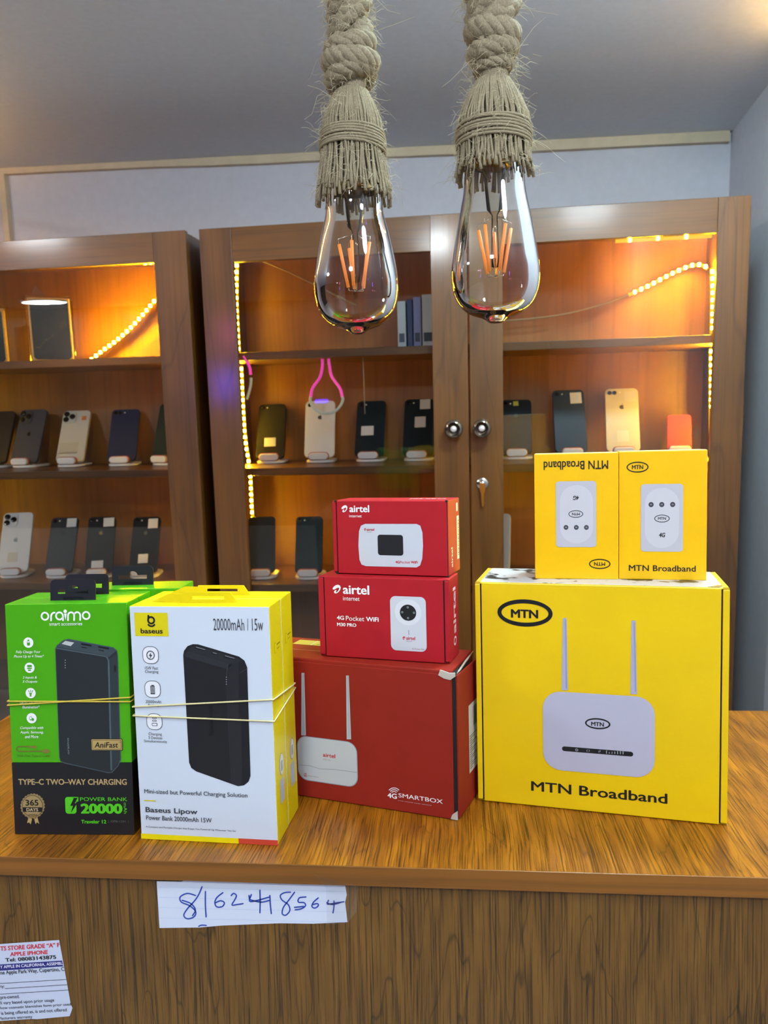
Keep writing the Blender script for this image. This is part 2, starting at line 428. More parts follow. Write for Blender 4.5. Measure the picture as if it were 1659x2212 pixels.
   ('p',[[37.77,145.01],[39.23,147.79],[44.57,151.71],[48.43,152.55],[82.99,145.69],[85.56,143.07],[85.95,139.3],[85.55,58.81],[83.53,54.37],[78.45,48.92],[75.31,48.54],[41.26,56.25],[38.17,57.87],[37.46,61.01]],'#45545a',1),
   ('p',[[38.27,144.71],[39.73,147.28],[44.86,151.1],[48.41,151.94],[82.56,145.28],[84.94,142.86],[85.44,139.3],[84.93,59.0],[83.02,54.78],[78.06,49.55],[75.33,49.17],[41.49,56.88],[38.71,58.3],[37.99,61.23]],'#20272a',2),
   ('p',[[39.18,146.56],[44.86,151.1],[48.41,151.94],[82.56,145.28],[84.74,143.06],[78.83,138.22],[76.61,139.52]],'#39464b',3),
   ('p',[[78.78,136.69],[85.5,141.03],[84.93,59.0],[78.29,50.28]],'#2a3438',3),
   ('s',[[77.59,138.21],[78.74,135.67],[77.91,51.33]],1.3,'#4a585d',4),
   ('s',[[39.14,145.54],[76.59,138.91],[78.07,137.19]],0.9,'#4a585d',4),
   ('p',[[43.11,148.84],[46.1,151.11],[52.87,149.73],[50.08,147.06]],'#b9bdbb',5),
   ('p',[[58.22,149.37],[66.41,147.8],[65.95,146.57],[57.97,148.14]],'#101415',5),
   ('s',[[58.72,146.21],[62.2,145.52]],0.7,'#101415',5),
   ('p',[[71.32,147.02],[79.49,145.46],[79.04,144.23],[71.07,145.8]],'#101415',5),
   ('s',[[71.83,143.87],[75.3,143.18]],0.7,'#101415',5),
   ('e',[45.41,136.38,0.3,0.31],'#dfe6e6',5,0),
   ('e',[45.33,134.43,0.3,0.3],'#dfe6e6',5,0),
   ('e',[45.25,132.47,0.3,0.31],'#dfe6e6',5,0),
   ('e',[45.17,130.53,0.3,0.31],'#dfe6e6',5,0),
   ('e',[83.47,129.58,0.84,2.65],'#12181a',5,0),
   ('t', 'oraimo', [44.16,63.48,45.74,76.32], '#8a9698', 5, 0, 0, 90),
  ],
  'speed_badge': [
   ('r',[62.93,66.36,87.35,75.61],'#3a3020',6,0.8),
   ('r',[63.44,66.87,86.85,75.1],'#c0a468',7,0.6),
   ('r',[63.94,67.38,86.35,74.58],'#3a3020',8,0.5),
   ('r',[64.24,67.69,86.05,74.28],'#b59a5e',9,0.4),
   ('t', 'AniFast', [65.65,68.69,84.01,73.05], '#1d1a14', 10, 0.02, 0.15, 0),
   ('t', 'TM', [84.47,72.37,85.99,73.18], '#1d1a14', 10, 0, 0, 0),
  ],
  'lower_panel': [
   ('r',[0,0,94,56.6],'#15171a',0,0),
  ],
  'charging_text': [
   ('t', 'TYPE–C TWO–WAY CHARGING', [4.47,39.29,89.48,43.97], '#b59a6a', 1, 0.03, 0, 0),
  ],
  'warranty_seal': [
   ('p',[[24.13,22.64],[24.74,21.32],[23.72,20.17],[23.96,18.72],[22.71,17.86],[22.57,16.37],[21.17,15.85],[20.66,14.43],[19.21,14.29],[18.36,13.03],[16.96,13.28],[15.83,12.27],[14.57,12.9],[13.25,12.2],[12.21,13.16],[10.77,12.83],[10.04,14.06],[8.59,14.12],[8.2,15.52],[6.84,15.97],[6.83,17.46],[5.65,18.26],[6.02,19.73],[5.1,20.83],[5.82,22.19],[5.22,23.51],[6.25,24.66],[6.01,26.11],[7.27,26.97],[7.41,28.46],[8.81,28.97],[9.32,30.39],[10.78,30.52],[11.62,31.78],[13.03,31.52],[14.14,32.53],[15.41,31.9],[16.73,32.59],[17.76,31.63],[19.19,31.95],[19.92,30.74],[21.36,30.67],[21.75,29.27],[23.1,28.83],[23.11,27.35],[24.29,26.55],[23.93,25.08],[24.85,23.99]],'#8e7a4c',1),
   ('e',[14.99,22.41,8.13,8.65],'#15171a',2,0),
   ('e',[14.99,22.41,7.82,8.34],'#a08a58',3,0),
   ('r',[7.18,17.91,22.55,21.58],'#15171a',4,0),
   ('t', '365', [9.58,22.85,19.79,27.61], '#15171a', 4, 0.03, 0, 0),
   ('t', 'DAYS', [10.14,18.47,19.39,21.01], '#c9b484', 5, 0.03, 0, 0),
   ('t', 'WARRANTY', [10.54,17.28,19.02,18.03], '#c9b484', 5, 0, 0, 0),
   ('t', 'oraimo', [11.32,14.71,18.37,16.56], '#15171a', 4, 0.01, 0, 0),
   ('p',[[11.39,13.24],[14.22,12.25],[12.96,7.93],[11.75,9.51],[10.02,8.93]],'#b59a62',4),
   ('p',[[15.93,12.29],[18.53,13.43],[19.7,8.43],[17.94,9.67],[16.81,8.03]],'#b59a62',4),
  ],
  'capacity_text': [
   ('r',[40.72,16.45,49.38,29.73],'#4fc41c',1,2.2),
   ('p',[[46.53,29.87],[51.26,29.66],[51.13,26.27],[48.46,25.35]],'#4fc41c',1),
   ('p',[[47.76,29.05],[44.67,22.82],[46.89,22.87],[44.98,17.3],[50.34,24.87],[48.23,24.82],[50.71,29.12]],'#15171a',3),
   ('t', 'POWER BANK', [52.51,26.55,89.38,29.48], '#4fc41c', 1, 0, 0, 0),
   ('t', '20000', [52.64,16.52,85.4,24.61], '#4fc41c', 1, 0.06, 0, 0),
   ('t', 'mAh', [86.42,16.61,88.85,25.21], '#4fc41c', 1, 0, 0, -90),
   ('t', 'Traveler 12', [52.68,8.75,72.36,11.64], '#4fc41c', 1, 0.03, 0, 0),
   ('t', '|  OPB-1201  |', [73.81,9.22,89.87,11.34], '#5d6a60', 1, 0, 0, 0),
  ],
 },
 'C': {
  'device_picture': [
   ('p',[[71.4,105.95],[74.02,106.17],[73.55,53.07],[69.11,52.56]],'#b4bcc4',0),
   ('p',[[111.72,107.21],[114.1,107.42],[114.57,54.57],[110.57,54.1]],'#b4bcc4',0),
   ('s',[[72.92,105.32],[71.56,53.94]],0.5,'#98a2aa',1),
   ('s',[[113.28,106.61],[112.82,56.51]],0.5,'#98a2aa',1),
   ('r',[64.91,14.35,119.68,52.52],'#8a949c',1,9),
   ('r',[65.37,15.01,119.02,52.02],'#c2c8ce',2,8.5),
   ('s',[[65.11,26.88],[76.17,27.54],[85.6,26.02],[99.68,27.33],[119.4,27.46]],0.6,'#98a2aa',3),
   ('t', 'airtel', [88.81,36.94,100.0,40.33], '#c41c22', 3, 0.02, 0, 0),
   ('t', 'internet', [88.87,34.19,95.49,35.43], '#b08c8c', 3, 0, 0, 0),
   ('t', '4G', [70.47,17.53,73.17,19.05], '#c41c22', 3, 0.03, 0, 0),
   ('t', 'SMARTBOX', [73.71,18.14,84.13,19.15], '#8a7c80', 3, 0, 0, 0),
   ('s',[[71.11,19.58],[71.22,19.74],[71.34,19.88],[71.49,20.01],[71.65,20.11],[71.81,20.19],[71.99,20.24],[72.16,20.27],[72.33,20.26],[72.5,20.23],[72.65,20.17],[72.78,20.08],[72.9,19.96],[72.99,19.83]],0.5,'#c41c22',3),
  ],
  'title_text': [
   ('s',[[148.81,14.92],[149.05,15.17],[149.31,15.4],[149.6,15.59],[149.9,15.76],[150.22,15.88],[150.54,15.97],[150.86,16.01],[151.18,16.02],[151.49,15.98],[151.78,15.91],[152.06,15.79],[152.31,15.64],[152.54,15.46]],0.62,'#f2f2f2',1),
   ('s',[[147.72,15.74],[148.1,16.14],[148.52,16.5],[148.98,16.81],[149.46,17.07],[149.96,17.27],[150.48,17.41],[150.99,17.48],[151.5,17.49],[152.0,17.43],[152.47,17.31],[152.91,17.13],[153.32,16.89],[153.68,16.59]],0.62,'#f2f2f2',1),
   ('s',[[146.59,16.58],[147.12,17.13],[147.71,17.63],[148.34,18.06],[149.01,18.42],[149.71,18.69],[150.42,18.88],[151.13,18.98],[151.84,18.99],[152.52,18.92],[153.18,18.75],[153.79,18.49],[154.35,18.16],[154.84,17.75]],0.62,'#f2f2f2',1),
   ('t', '4G', [145.03,10.04,153.04,14.32], '#f2f2f2', 1, 0.035, 0, 0),
   ('t', 'SMARTBOX', [154.42,11.82,191.17,15.22], '#f2f2f2', 1, 0.006, 0, 0),
   ('t', 'FOR HOME AND OFFICE', [154.09,8.84,181.88,9.23], '#f2f2f2', 1, 0, 0, 0),
  ],
 },
 'D': {
  'brand_text': [
   ('p',[[13.0,57.37],[14.13,58.84],[15.9,60.13],[17.99,60.48],[19.62,59.68],[20.15,58.19],[19.68,56.52],[18.41,54.75],[16.64,53.46],[14.98,53.19],[14.13,53.95],[14.31,55.03],[15.35,56.01],[16.57,55.98],[15.89,54.95],[15.44,54.21],[16.52,54.25],[17.85,55.45],[18.61,56.84],[18.78,57.85],[18.07,58.12],[16.47,57.49],[14.35,56.33],[13.27,56.44]],'#f2f2f2',1),
   ('t', 'airtel', [21.96,53.04,44.72,60.62], '#f2f2f2', 1, 0.03, 0, 0),
   ('t', 'internet', [21.9,47.71,36.15,51.02], '#f2f2f2', 1, 0, 0, 0),
  ],
  'model_text': [
   ('t', '4G', [15.91,31.45,22.2,34.86], '#f2f2f2', 1, 0.03, 0, 0),
   ('t', 'Pocket', [23.83,31.13,39.69,34.94], '#f2f2f2', 1, 0, 0, 0),
   ('t', 'WiFi', [41.39,31.26,52.11,34.89], '#f2f2f2', 1, 0.03, 0, 0),
   ('t', 'M30 PRO', [15.95,26.12,32.78,28.98], '#f2f2f2', 1, 0.03, 0, 0),
  ],
  'device_picture': [
   ('r',[62.05,8.7,91.66,52.84],'#c9ced6',1,4.5),
   ('e',[76.88,40.12,11.05,10.49],'#d6dae0',2,0),
   ('e',[76.91,39.81,6.77,6.52],'#15191a',3,0),
   ('e',[76.81,44.15,0.66,0.63],'#9aa',4,0.35),
   ('e',[72.07,40.05,0.67,0.63],'#9aa',4,0.35),
   ('e',[81.85,40.02,0.66,0.63],'#9aa',4,0.35),
   ('e',[76.85,35.52,0.67,0.63],'#9aa',4,0.35),
   ('r',[76.68,21.78,77.68,25.82],'#aab',3,0),
   ('p',[[71.82,19.25],[72.18,19.78],[72.75,20.25],[73.43,20.4],[73.97,20.12],[74.14,19.58],[73.99,18.98],[73.58,18.34],[73.01,17.87],[72.47,17.76],[72.2,18.03],[72.25,18.42],[72.58,18.77],[72.98,18.77],[72.77,18.4],[72.62,18.13],[72.97,18.15],[73.4,18.59],[73.64,19.09],[73.7,19.46],[73.47,19.55],[72.95,19.31],[72.26,18.88],[71.91,18.92]],'#c41c22',3),
   ('t', 'airtel', [74.94,17.85,82.36,20.67], '#c41c22', 3, 0.02, 0, 0),
   ('t', 'internet', [74.88,16.35,79.53,17.13], '#8a6a70', 3, 0, 0, 0),
   ('t', '4G Pocket WiFi', [79.45,10.11,89.76,11.38], '#9a5a60', 3, 0, 0, 0),
  ],
 },
 'E': {
  'brand_text': [
   ('p',[[8.65,54.78],[9.51,55.97],[10.86,56.99],[12.44,57.25],[13.66,56.56],[14.05,55.33],[13.68,53.98],[12.7,52.55],[11.35,51.53],[10.09,51.33],[9.46,51.97],[9.61,52.85],[10.4,53.63],[11.32,53.59],[10.8,52.75],[10.45,52.16],[11.27,52.17],[12.29,53.13],[12.87,54.26],[13.01,55.08],[12.48,55.31],[11.26,54.82],[9.65,53.91],[8.83,54.02]],'#f2f2f2',1),
   ('t', 'airtel', [15.69,51.42,33.21,57.29], '#f2f2f2', 1, 0.03, 0, 0),
   ('t', 'internet', [15.4,47.22,26.41,49.46], '#f2f2f2', 1, 0, 0, 0),
  ],
  'device_picture': [
   ('p',[[29.11,41.9],[73.2,42.22],[76.3,40.87],[77.95,35.39],[78.24,24.88],[77.36,14.27],[75.49,8.87],[72.5,7.09],[28.99,6.97],[25.08,8.2],[23.44,12.13],[22.81,24.02],[23.75,35.89],[25.55,40.35]],'#c6ccd4',1),
   ('r',[39.78,16.37,61.6,33.19],'#15191a',2,2.2),
   ('p',[[28.16,37.42],[28.45,37.84],[28.9,38.2],[29.45,38.29],[29.86,38.06],[30.0,37.63],[29.87,37.15],[29.54,36.65],[29.08,36.29],[28.65,36.21],[28.44,36.44],[28.49,36.75],[28.75,37.02],[29.07,37.01],[28.89,36.72],[28.77,36.51],[29.05,36.51],[29.4,36.85],[29.6,37.25],[29.64,37.54],[29.46,37.61],[29.05,37.44],[28.5,37.12],[28.22,37.15]],'#c41c22',3),
   ('t', 'airtel', [30.54,36.24,37.12,38.42], '#c41c22', 3, 0.02, 0, 0),
   ('t', 'internet', [30.45,34.81,34.73,35.67], '#a0707a', 3, 0, 0, 0),
   ('t', '4G', [54.69,9.99,58.25,12.19], '#c41c22', 3, 0.03, 0, 0),
   ('t', 'Pocket', [58.6,10.07,67.22,12.15], '#c41c22', 3, 0, 0, 0),
   ('t', 'WiFi', [67.77,10.24,73.55,12.33], '#c41c22', 3, 0.03, 0, 0),
  ],
 },
 'F': {
  'brand_logo': [
   ('e',[39.33,157.14,19.9,9.28],'#111416',1,3.2),
   ('t', 'MTN', [28.51,153.11,49.75,159.87], '#111416', 1, 0.04, 0, 0),
  ],
  'device_picture': [
   ('p',[[68.4,154.2],[71.45,154.28],[72.17,96.99],[67.27,96.73]],'#a9aac0',1),
   ('p',[[119.28,154.16],[122.19,154.24],[123.51,97.14],[118.69,96.87]],'#a9aac0',1),
   ('s',[[70.6,152.53],[70.94,98.69]],1.1,'#8f93b4',2),
   ('s',[[121.39,152.53],[122.32,99.23]],1.1,'#8f93b4',2),
   ('r',[52.69,31.83,136.35,95.51],'#b3b3c4',2,14),
   ('e',[94.44,71.89,8.9,3.82],'#111416',3,1.2),
   ('t', 'MTN', [89.52,69.84,99.12,73.17], '#111416', 3, 0.035, 0, 0),
   ('r',[67.3,47.81,120.72,51.61],'#14181a',3,3.5),
   ('e',[78.54,49.61,0.83,0.83],'#aab',4,0.5),
   ('s',[[86.55,48.82],[86.34,49.09],[86.23,49.42],[86.23,49.78],[86.35,50.13],[86.57,50.42]],0.4,'#99a',4),
   ('s',[[87.82,50.51],[88.04,50.25],[88.15,49.92],[88.14,49.56],[88.03,49.21],[87.8,48.92]],0.4,'#99a',4),
   ('s',[[95.21,49.09],[95.22,50.13]],0.5,'#99a',4),
   ('s',[[96.19,49.61],[96.2,50.79]],0.5,'#99a',4),
   ('s',[[100.99,48.79],[101.01,50.86]],0.6,'#9aa2a8',4),
   ('s',[[103.05,48.89],[103.06,49.78]],0.6,'#9aa2a8',4),
   ('s',[[105.11,48.99],[105.11,50.17]],0.6,'#9aa2a8',4),
   ('s',[[107.16,49.09],[107.17,50.56]],0.6,'#9aa2a8',4),
   ('s',[[109.2,49.18],[109.22,51.09]],0.6,'#9aa2a8',4),
   ('s',[[111.25,49.28],[111.26,51.48]],0.6,'#9aa2a8',4),
   ('s',[[113.28,49.38],[113.3,51.87]],0.6,'#9aa2a8',4),
  ],
  'title_text': [
   ('t', 'MTN Broadband', [42.99,12.76,145.63,20.78], '#111416', 1, 0.02, 0, 0),
  ],
 },
 'G': {
  'title_text': [
   ('t', 'MTN Broadband', [7.41,87.72,57.0,94.58], '#111416', 1, 0.015, 0, 180),
  ],
  'device_picture': [
   ('r',[16.71,25.84,47.87,78.47],'#b9b8be',1,2.6),
   ('r',[19.83,28.78,45.36,75.47],'#c4c3c8',2,17),
   ('t', '4G', [30.01,63.5,34.66,66.94], '#111416', 3, 0.04, 0.2, 180),
   ('e',[32.13,52.37,5.37,2.7],'#111416',3,0.55),
   ('t', 'MTN', [29.16,51.3,35.25,53.42], '#111416', 3, 0.03, 0, 180),
   ('e',[24.48,41.67,1.84,1.93],'#3c3c42',3,0),
   ('r',[23.78,41.22,25.19,42.26],'#888890',4,0),
   ('e',[32.46,41.62,1.83,1.92],'#3c3c42',3,0),
   ('r',[31.75,41.17,33.16,42.21],'#888890',4,0),
   ('e',[40.25,41.57,1.82,1.92],'#3c3c42',3,0),
   ('r',[39.55,41.13,40.96,42.16],'#888890',4,0),
  ],
  'brand_logo': [
   ('e',[50.41,12.36,7.84,3.65],'#111416',1,0.8),
   ('t', 'MTN', [46.07,10.9,54.62,13.81], '#111416', 1, 0.03, 0, 180),
  ],
 },
 'H': {
  'brand_logo': [
   ('e',[13.94,88.67,7.76,3.81],'#111416',1,0.8),
   ('t', 'MTN', [9.73,87.05,18.18,90.29], '#111416', 1, 0.03, 0, 0),
  ],
  'device_picture': [
   ('r',[16.48,22.33,47.57,75.25],'#b9b8be',1,2.6),
   ('r',[19.47,25.18,44.62,72.35],'#c4c3c8',2,17),
   ('e',[24.04,59.23,1.89,2.02],'#3c3c42',3,0),
   ('r',[23.36,58.8,24.72,59.81],'#888890',4,0),
   ('e',[31.91,59.22,1.89,2.01],'#3c3c42',3,0),
   ('r',[31.24,58.78,32.59,59.79],'#888890',4,0),
   ('e',[39.89,59.2,1.88,2.01],'#3c3c42',3,0),
   ('r',[39.22,58.77,40.57,59.77],'#888890',4,0),
   ('e',[32.13,48.29,5.41,2.73],'#111416',3,0.55),
   ('t', 'MTN', [29.16,47.28,35.11,49.43], '#111416', 3, 0.03, 0, 0),
   ('t', '4G', [29.92,33.62,34.65,37.2], '#111416', 3, 0.04, 0.2, 0),
  ],
  'title_text': [
   ('t', 'MTN Broadband', [7.56,6.77,57.06,11.5], '#111416', 1, 0.015, 0, 0),
  ],
 },
 'N': {
  'sheet': [
   ('p',[[-220.3,-17.44],[-201.78,-17.04],[-198.19,-15.33],[-160.74,-15.59],[-121.22,-15.59],[-83.09,-15.79],[-82.13,-23.08],[-83.46,-28.37],[-82.21,-43.23],[-106.89,-45.37],[-130.88,-45.9],[-153.39,-47.62],[-174.35,-49.29],[-190.22,-51.31],[-219.97,-52.78]],'#d3dcec',0),
   ('s',[[-219.1,-21.69],[-83.24,-20.68]],0.12,'#9fb4dc',1),
   ('s',[[-219.5,-29.4],[-83.46,-28.2]],0.12,'#9fb4dc',1),
   ('s',[[-219.89,-37.12],[-83.68,-35.73]],0.12,'#9fb4dc',1),
   ('s',[[-220.29,-45.05],[-83.91,-43.47]],0.12,'#9fb4dc',1),
  ],
  'number': [
   ('s',[[-191.73,-27.05],[-192.83,-26.7],[-194.42,-26.17],[-196.19,-25.73],[-197.8,-25.64],[-199.34,-26.03],[-200.93,-26.74],[-202.3,-27.61],[-203.21,-28.5],[-203.59,-29.43],[-203.58,-30.48],[-203.21,-31.5],[-202.52,-32.41],[-201.34,-33.08],[-199.72,-33.62],[-197.98,-34.17],[-196.48,-34.88],[-195.17,-35.84],[-193.92,-36.95],[-192.9,-38.1],[-192.29,-39.21],[-192.17,-40.28],[-192.42,-41.37],[-192.97,-42.37],[-193.71,-43.19],[-194.76,-43.86],[-196.14,-44.41],[-197.55,-44.76],[-198.71,-44.81],[-199.64,-44.51],[-200.46,-43.92],[-201.04,-43.12],[-201.23,-42.21],[-200.95,-41.16],[-200.29,-39.96],[-199.39,-38.64],[-198.35,-37.27],[-197.1,-35.8],[-195.6,-34.23],[-194.09,-32.65],[-192.79,-31.18],[-191.78,-29.9],[-190.93,-28.71],[-190.16,-27.54],[-189.41,-26.26],[-188.62,-24.7],[-187.84,-22.97],[-187.16,-21.39],[-186.69,-20.3]],0.95,'#1c3fa0',2),
   ('s',[[-201.92,-30.96],[-200.69,-31.31],[-198.92,-31.81],[-197.04,-32.46],[-195.52,-33.24],[-194.39,-34.22],[-193.42,-35.37],[-192.72,-36.59],[-192.4,-37.78],[-192.65,-39.02],[-193.36,-40.34],[-194.18,-41.51],[-194.72,-42.33]],0.95,'#1c3fa0',2),
   ('s',[[-184.4,-23.78],[-184.49,-25.56],[-184.63,-28.1],[-184.76,-30.94],[-184.85,-33.59],[-184.86,-36.16],[-184.82,-38.84],[-184.77,-41.21],[-184.74,-42.87]],0.95,'#1c3fa0',2),
   ('s',[[-171.52,-24.25],[-172.4,-24.91],[-173.67,-25.85],[-174.99,-26.92],[-176.04,-27.95],[-176.74,-28.94],[-177.28,-29.97],[-177.63,-30.98],[-177.78,-31.92],[-177.71,-32.86],[-177.43,-33.78],[-176.96,-34.57],[-176.35,-35.08],[-175.46,-35.27],[-174.34,-35.21],[-173.21,-34.96],[-172.32,-34.58],[-171.66,-33.99],[-171.14,-33.19],[-170.82,-32.36],[-170.8,-31.69],[-171.16,-31.18],[-171.85,-30.74],[-172.69,-30.45],[-173.53,-30.36],[-174.44,-30.58],[-175.47,-31.04],[-176.42,-31.55],[-177.08,-31.9]],0.95,'#1c3fa0',2),
   ('s',[[-165.52,-26.18],[-165.2,-25.81],[-164.74,-25.26],[-164.22,-24.76],[-163.72,-24.53],[-163.15,-24.65],[-162.51,-24.99],[-161.97,-25.48],[-161.7,-26.06],[-161.78,-26.73],[-162.11,-27.52],[-162.57,-28.39],[-163.05,-29.29],[-163.69,-30.34],[-164.5,-31.52],[-165.14,-32.58],[-165.3,-33.28],[-164.78,-33.48],[-163.79,-33.34],[-162.6,-33.04],[-161.46,-32.79],[-160.3,-32.58],[-159.03,-32.33],[-157.89,-32.09],[-157.09,-31.93]],0.95,'#1c3fa0',2),
   ('s',[[-150.75,-24.99],[-151.17,-25.97],[-151.79,-27.41],[-152.29,-28.85],[-152.33,-29.82],[-151.89,-30.21],[-151.13,-30.27],[-149.97,-30.06],[-148.35,-29.68],[-145.84,-28.99],[-142.6,-27.99],[-139.5,-26.99],[-137.37,-26.31]],0.95,'#1c3fa0',2),
   ('s',[[-151.78,-28.92],[-150.36,-29.26],[-148.33,-29.77],[-146.1,-30.23],[-144.07,-30.42],[-142.18,-30.2],[-140.28,-29.7],[-138.62,-29.16],[-137.46,-28.79]],0.95,'#1c3fa0',2),
   ('s',[[-144.41,-21.6],[-144.44,-23.21],[-144.47,-25.52],[-144.52,-28.08],[-144.59,-30.44],[-144.7,-32.69],[-144.84,-34.99],[-144.98,-37.01],[-145.07,-38.43]],0.95,'#1c3fa0',2),
   ('s',[[-137.33,-25.25],[-137.32,-26.46],[-137.31,-28.19],[-137.29,-30.13],[-137.24,-31.96],[-137.14,-33.79],[-137.02,-35.73],[-136.89,-37.46],[-136.8,-38.67]],0.95,'#1c3fa0',2),
   ('s',[[-152.51,-25.75],[-152.28,-28.58]],0.95,'#1c3fa0',2),
   ('s',[[-122.31,-22.3],[-123.11,-22.34],[-124.26,-22.4],[-125.51,-22.53],[-126.6,-22.79],[-127.58,-23.19],[-128.53,-23.71],[-129.31,-24.32],[-129.77,-25.0],[-129.83,-25.8],[-129.6,-26.69],[-129.14,-27.62],[-128.52,-28.49],[-127.61,-29.25],[-126.42,-29.95],[-125.24,-30.68],[-124.35,-31.52],[-123.77,-32.54],[-123.38,-33.67],[-123.21,-34.82],[-123.31,-35.89],[-123.79,-36.97],[-124.61,-38.06],[-125.53,-38.98],[-126.35,-39.54],[-127.11,-39.67],[-127.87,-39.48],[-128.51,-39.03],[-128.89,-38.39],[-128.94,-37.48],[-128.76,-36.31],[-128.38,-35.01],[-127.86,-33.76],[-127.14,-32.55],[-126.22,-31.33],[-125.22,-30.1],[-124.26,-28.87],[-123.3,-27.58],[-122.31,-26.24],[-121.4,-25.0],[-120.66,-24.0],[-120.15,-23.29],[-119.81,-22.8],[-119.58,-22.45],[-119.4,-22.2]],0.95,'#1c3fa0',2),
   ('s',[[-111.33,-25.45],[-112.29,-25.55],[-113.68,-25.68],[-115.1,-25.91],[-116.13,-26.31],[-116.73,-27.02],[-117.09,-27.95],[-117.17,-28.86],[-116.93,-29.5],[-116.17,-29.72],[-114.99,-29.67],[-113.76,-29.59],[-112.84,-29.72],[-112.29,-30.13],[-111.92,-30.71],[-111.77,-31.35],[-111.89,-31.97],[-112.37,-32.6],[-113.14,-33.26],[-114.08,-33.88],[-115.05,-34.37],[-116.14,-34.71],[-117.39,-34.95],[-118.55,-35.11],[-119.35,-35.23]],0.95,'#1c3fa0',2),
   ('s',[[-119.8,-33.48],[-113.28,-32.55]],0.95,'#1c3fa0',2),
   ('s',[[-102.51,-25.86],[-103.19,-26.45],[-104.18,-27.3],[-105.21,-28.24],[-106.01,-29.13],[-106.57,-29.99],[-107.01,-30.87],[-107.28,-31.69],[-107.31,-32.34],[-107.01,-32.85],[-106.45,-33.24],[-105.78,-33.47],[-105.13,-33.5],[-104.47,-33.24],[-103.74,-32.75],[-103.09,-32.17],[-102.69,-31.66],[-102.58,-31.19],[-102.66,-30.71],[-102.92,-30.31],[-103.32,-30.1],[-103.99,-30.15],[-104.91,-30.4],[-105.8,-30.7],[-106.41,-30.91]],0.95,'#1c3fa0',2),
   ('s',[[-95.26,-27.37],[-95.53,-27.96],[-95.94,-28.82],[-96.25,-29.66],[-96.2,-30.21],[-95.77,-30.35],[-95.09,-30.26],[-94.11,-30.02],[-92.8,-29.74],[-90.83,-29.36],[-88.33,-28.86],[-85.94,-28.38],[-84.3,-28.05]],0.95,'#1c3fa0',2),
   ('s',[[-91.38,-27.76],[-91.39,-28.55],[-91.4,-29.68],[-91.43,-30.95],[-91.52,-32.15],[-91.69,-33.35],[-91.93,-34.63],[-92.17,-35.77],[-92.33,-36.57]],0.95,'#1c3fa0',2),
   ('s',[[-96.51,-29.16],[-95.9,-29.46],[-95.04,-29.9],[-93.99,-30.29],[-92.82,-30.44],[-91.35,-30.2],[-89.6,-29.72],[-87.98,-29.19],[-86.85,-28.84]],0.95,'#1c3fa0',2),
   ('s',[[-190.52,-50.25],[-190.16,-50.05],[-189.66,-49.75],[-189.05,-49.46],[-188.37,-49.27],[-187.5,-49.21],[-186.48,-49.23],[-185.52,-49.29],[-184.86,-49.32]],0.95,'#1c3fa0',2),
  ],
  'tape': [
   ('p',[[-103.87,-5.44],[-72.94,-13.21],[-75.21,-34.21],[-82.21,-43.23],[-96.65,-44.64],[-95.74,-15.66]],'#ffffff',6),
  ],
 },
 'S': {
  'sheet': [
   ('p',[[-365.66,-72.31],[-296.88,-64.9],[-295.55,-75.68],[-290.99,-114.68],[-289.88,-117.6],[-290.99,-120.63],[-292.49,-124.14],[-318.04,-127.77],[-322.5,-127.8],[-370.13,-133.22]],'#c9d2e6',0),
  ],
  'heading_text': [
   ('t', 'TS STORE GRADE “A” F', [-348.76,-39.49,-302.03,-36.03], '#d01c30', 1, 0.035, 0.12, 5.89),
   ('t', 'APPLE IPHONE', [-342.11,-44.24,-312.02,-41.05], '#d01c30', 1, 0.035, 0.12, 5.89),
   ('t', 'Tel: 08083143875', [-346.44,-48.35,-306.4,-45.42], '#111416', 1, 0.035, 0, 5.89),
   ('p',[[-366.08,-88.16],[-295.57,-80.72],[-295.04,-85.16],[-366.44,-93.15]],'#1c2078',1),
   ('t', 'Y APPLE IN CALIFORNIA, ASSEMBL', [-351.34,-53.55,-302.26,-50.81], '#e8e8f4', 2, 0.02, 0.1, 5.89),
  ],
  'body_text': [
   ('t', 'ne Apple Park Way, Cupertino, C', [-352.06,-58.9,-301.66,-54.94], '#111416', 1, 0.02, 0, 5.89),
   ('s',[[-366.42,-103.11],[-293.47,-95.33]],0.38,'#23283c',1),
   ('s',[[-341.42,-104.67],[-292.92,-99.45]],0.38,'#23283c',1),
   ('s',[[-367.03,-111.56],[-292.14,-103.49]],0.38,'#23283c',1),
   ('t', 'ty:', [-354.05,-68.96,-350.53,-66.4], '#1c2030', 1, 0.012, 0, 5.89),
   ('t', 'pre-owned.', [-355.43,-77.96,-340.2,-74.3], '#1c2030', 1, 0.012, 0, 5.89),
   ('t', 'll vary based upon prior usage', [-356.23,-82.05,-313.52,-78.87], '#1c2030', 1, 0.012, 0, 5.89),
   ('t', 'how cosmetic blemishes form prior used', [-356.95,-85.71,-301.1,-83.04], '#1c2030', 1, 0.012, 0, 5.89),
   ('t', 'is being offered as, is and not offered', [-357.05,-90.23,-305.01,-86.87], '#1c2030', 1, 0.012, 0, 5.89),
   ('t', 'facturers warranty', [-358.35,-93.91,-332.76,-91.05], '#1c2030', 1, 0.012, 0, 5.89),
  ],
 },
}
# ================================================================ frames
EX = Vector((0.99906, -0.04287, -0.00601)); NY = Vector((0.04315, 0.99734, 0.05881)); EZ = Vector((0.00347, -0.05901, 0.99825))
MCAB = Matrix(((EX.x, NY.x, EZ.x, 0), (EX.y, NY.y, EZ.y, 1.5), (EX.z, NY.z, EZ.z, 0.3), (0, 0, 0, 1)))   # cabinet front plane: x along, y into depth, z up
def CT(x, y, z): return MCAB @ Matrix.Translation((x, y, z))
def Rz(a): return Matrix.Rotation(a, 4, 'Z')
def Rx(a): return Matrix.Rotation(a, 4, 'X')
FLOOR = -1.10
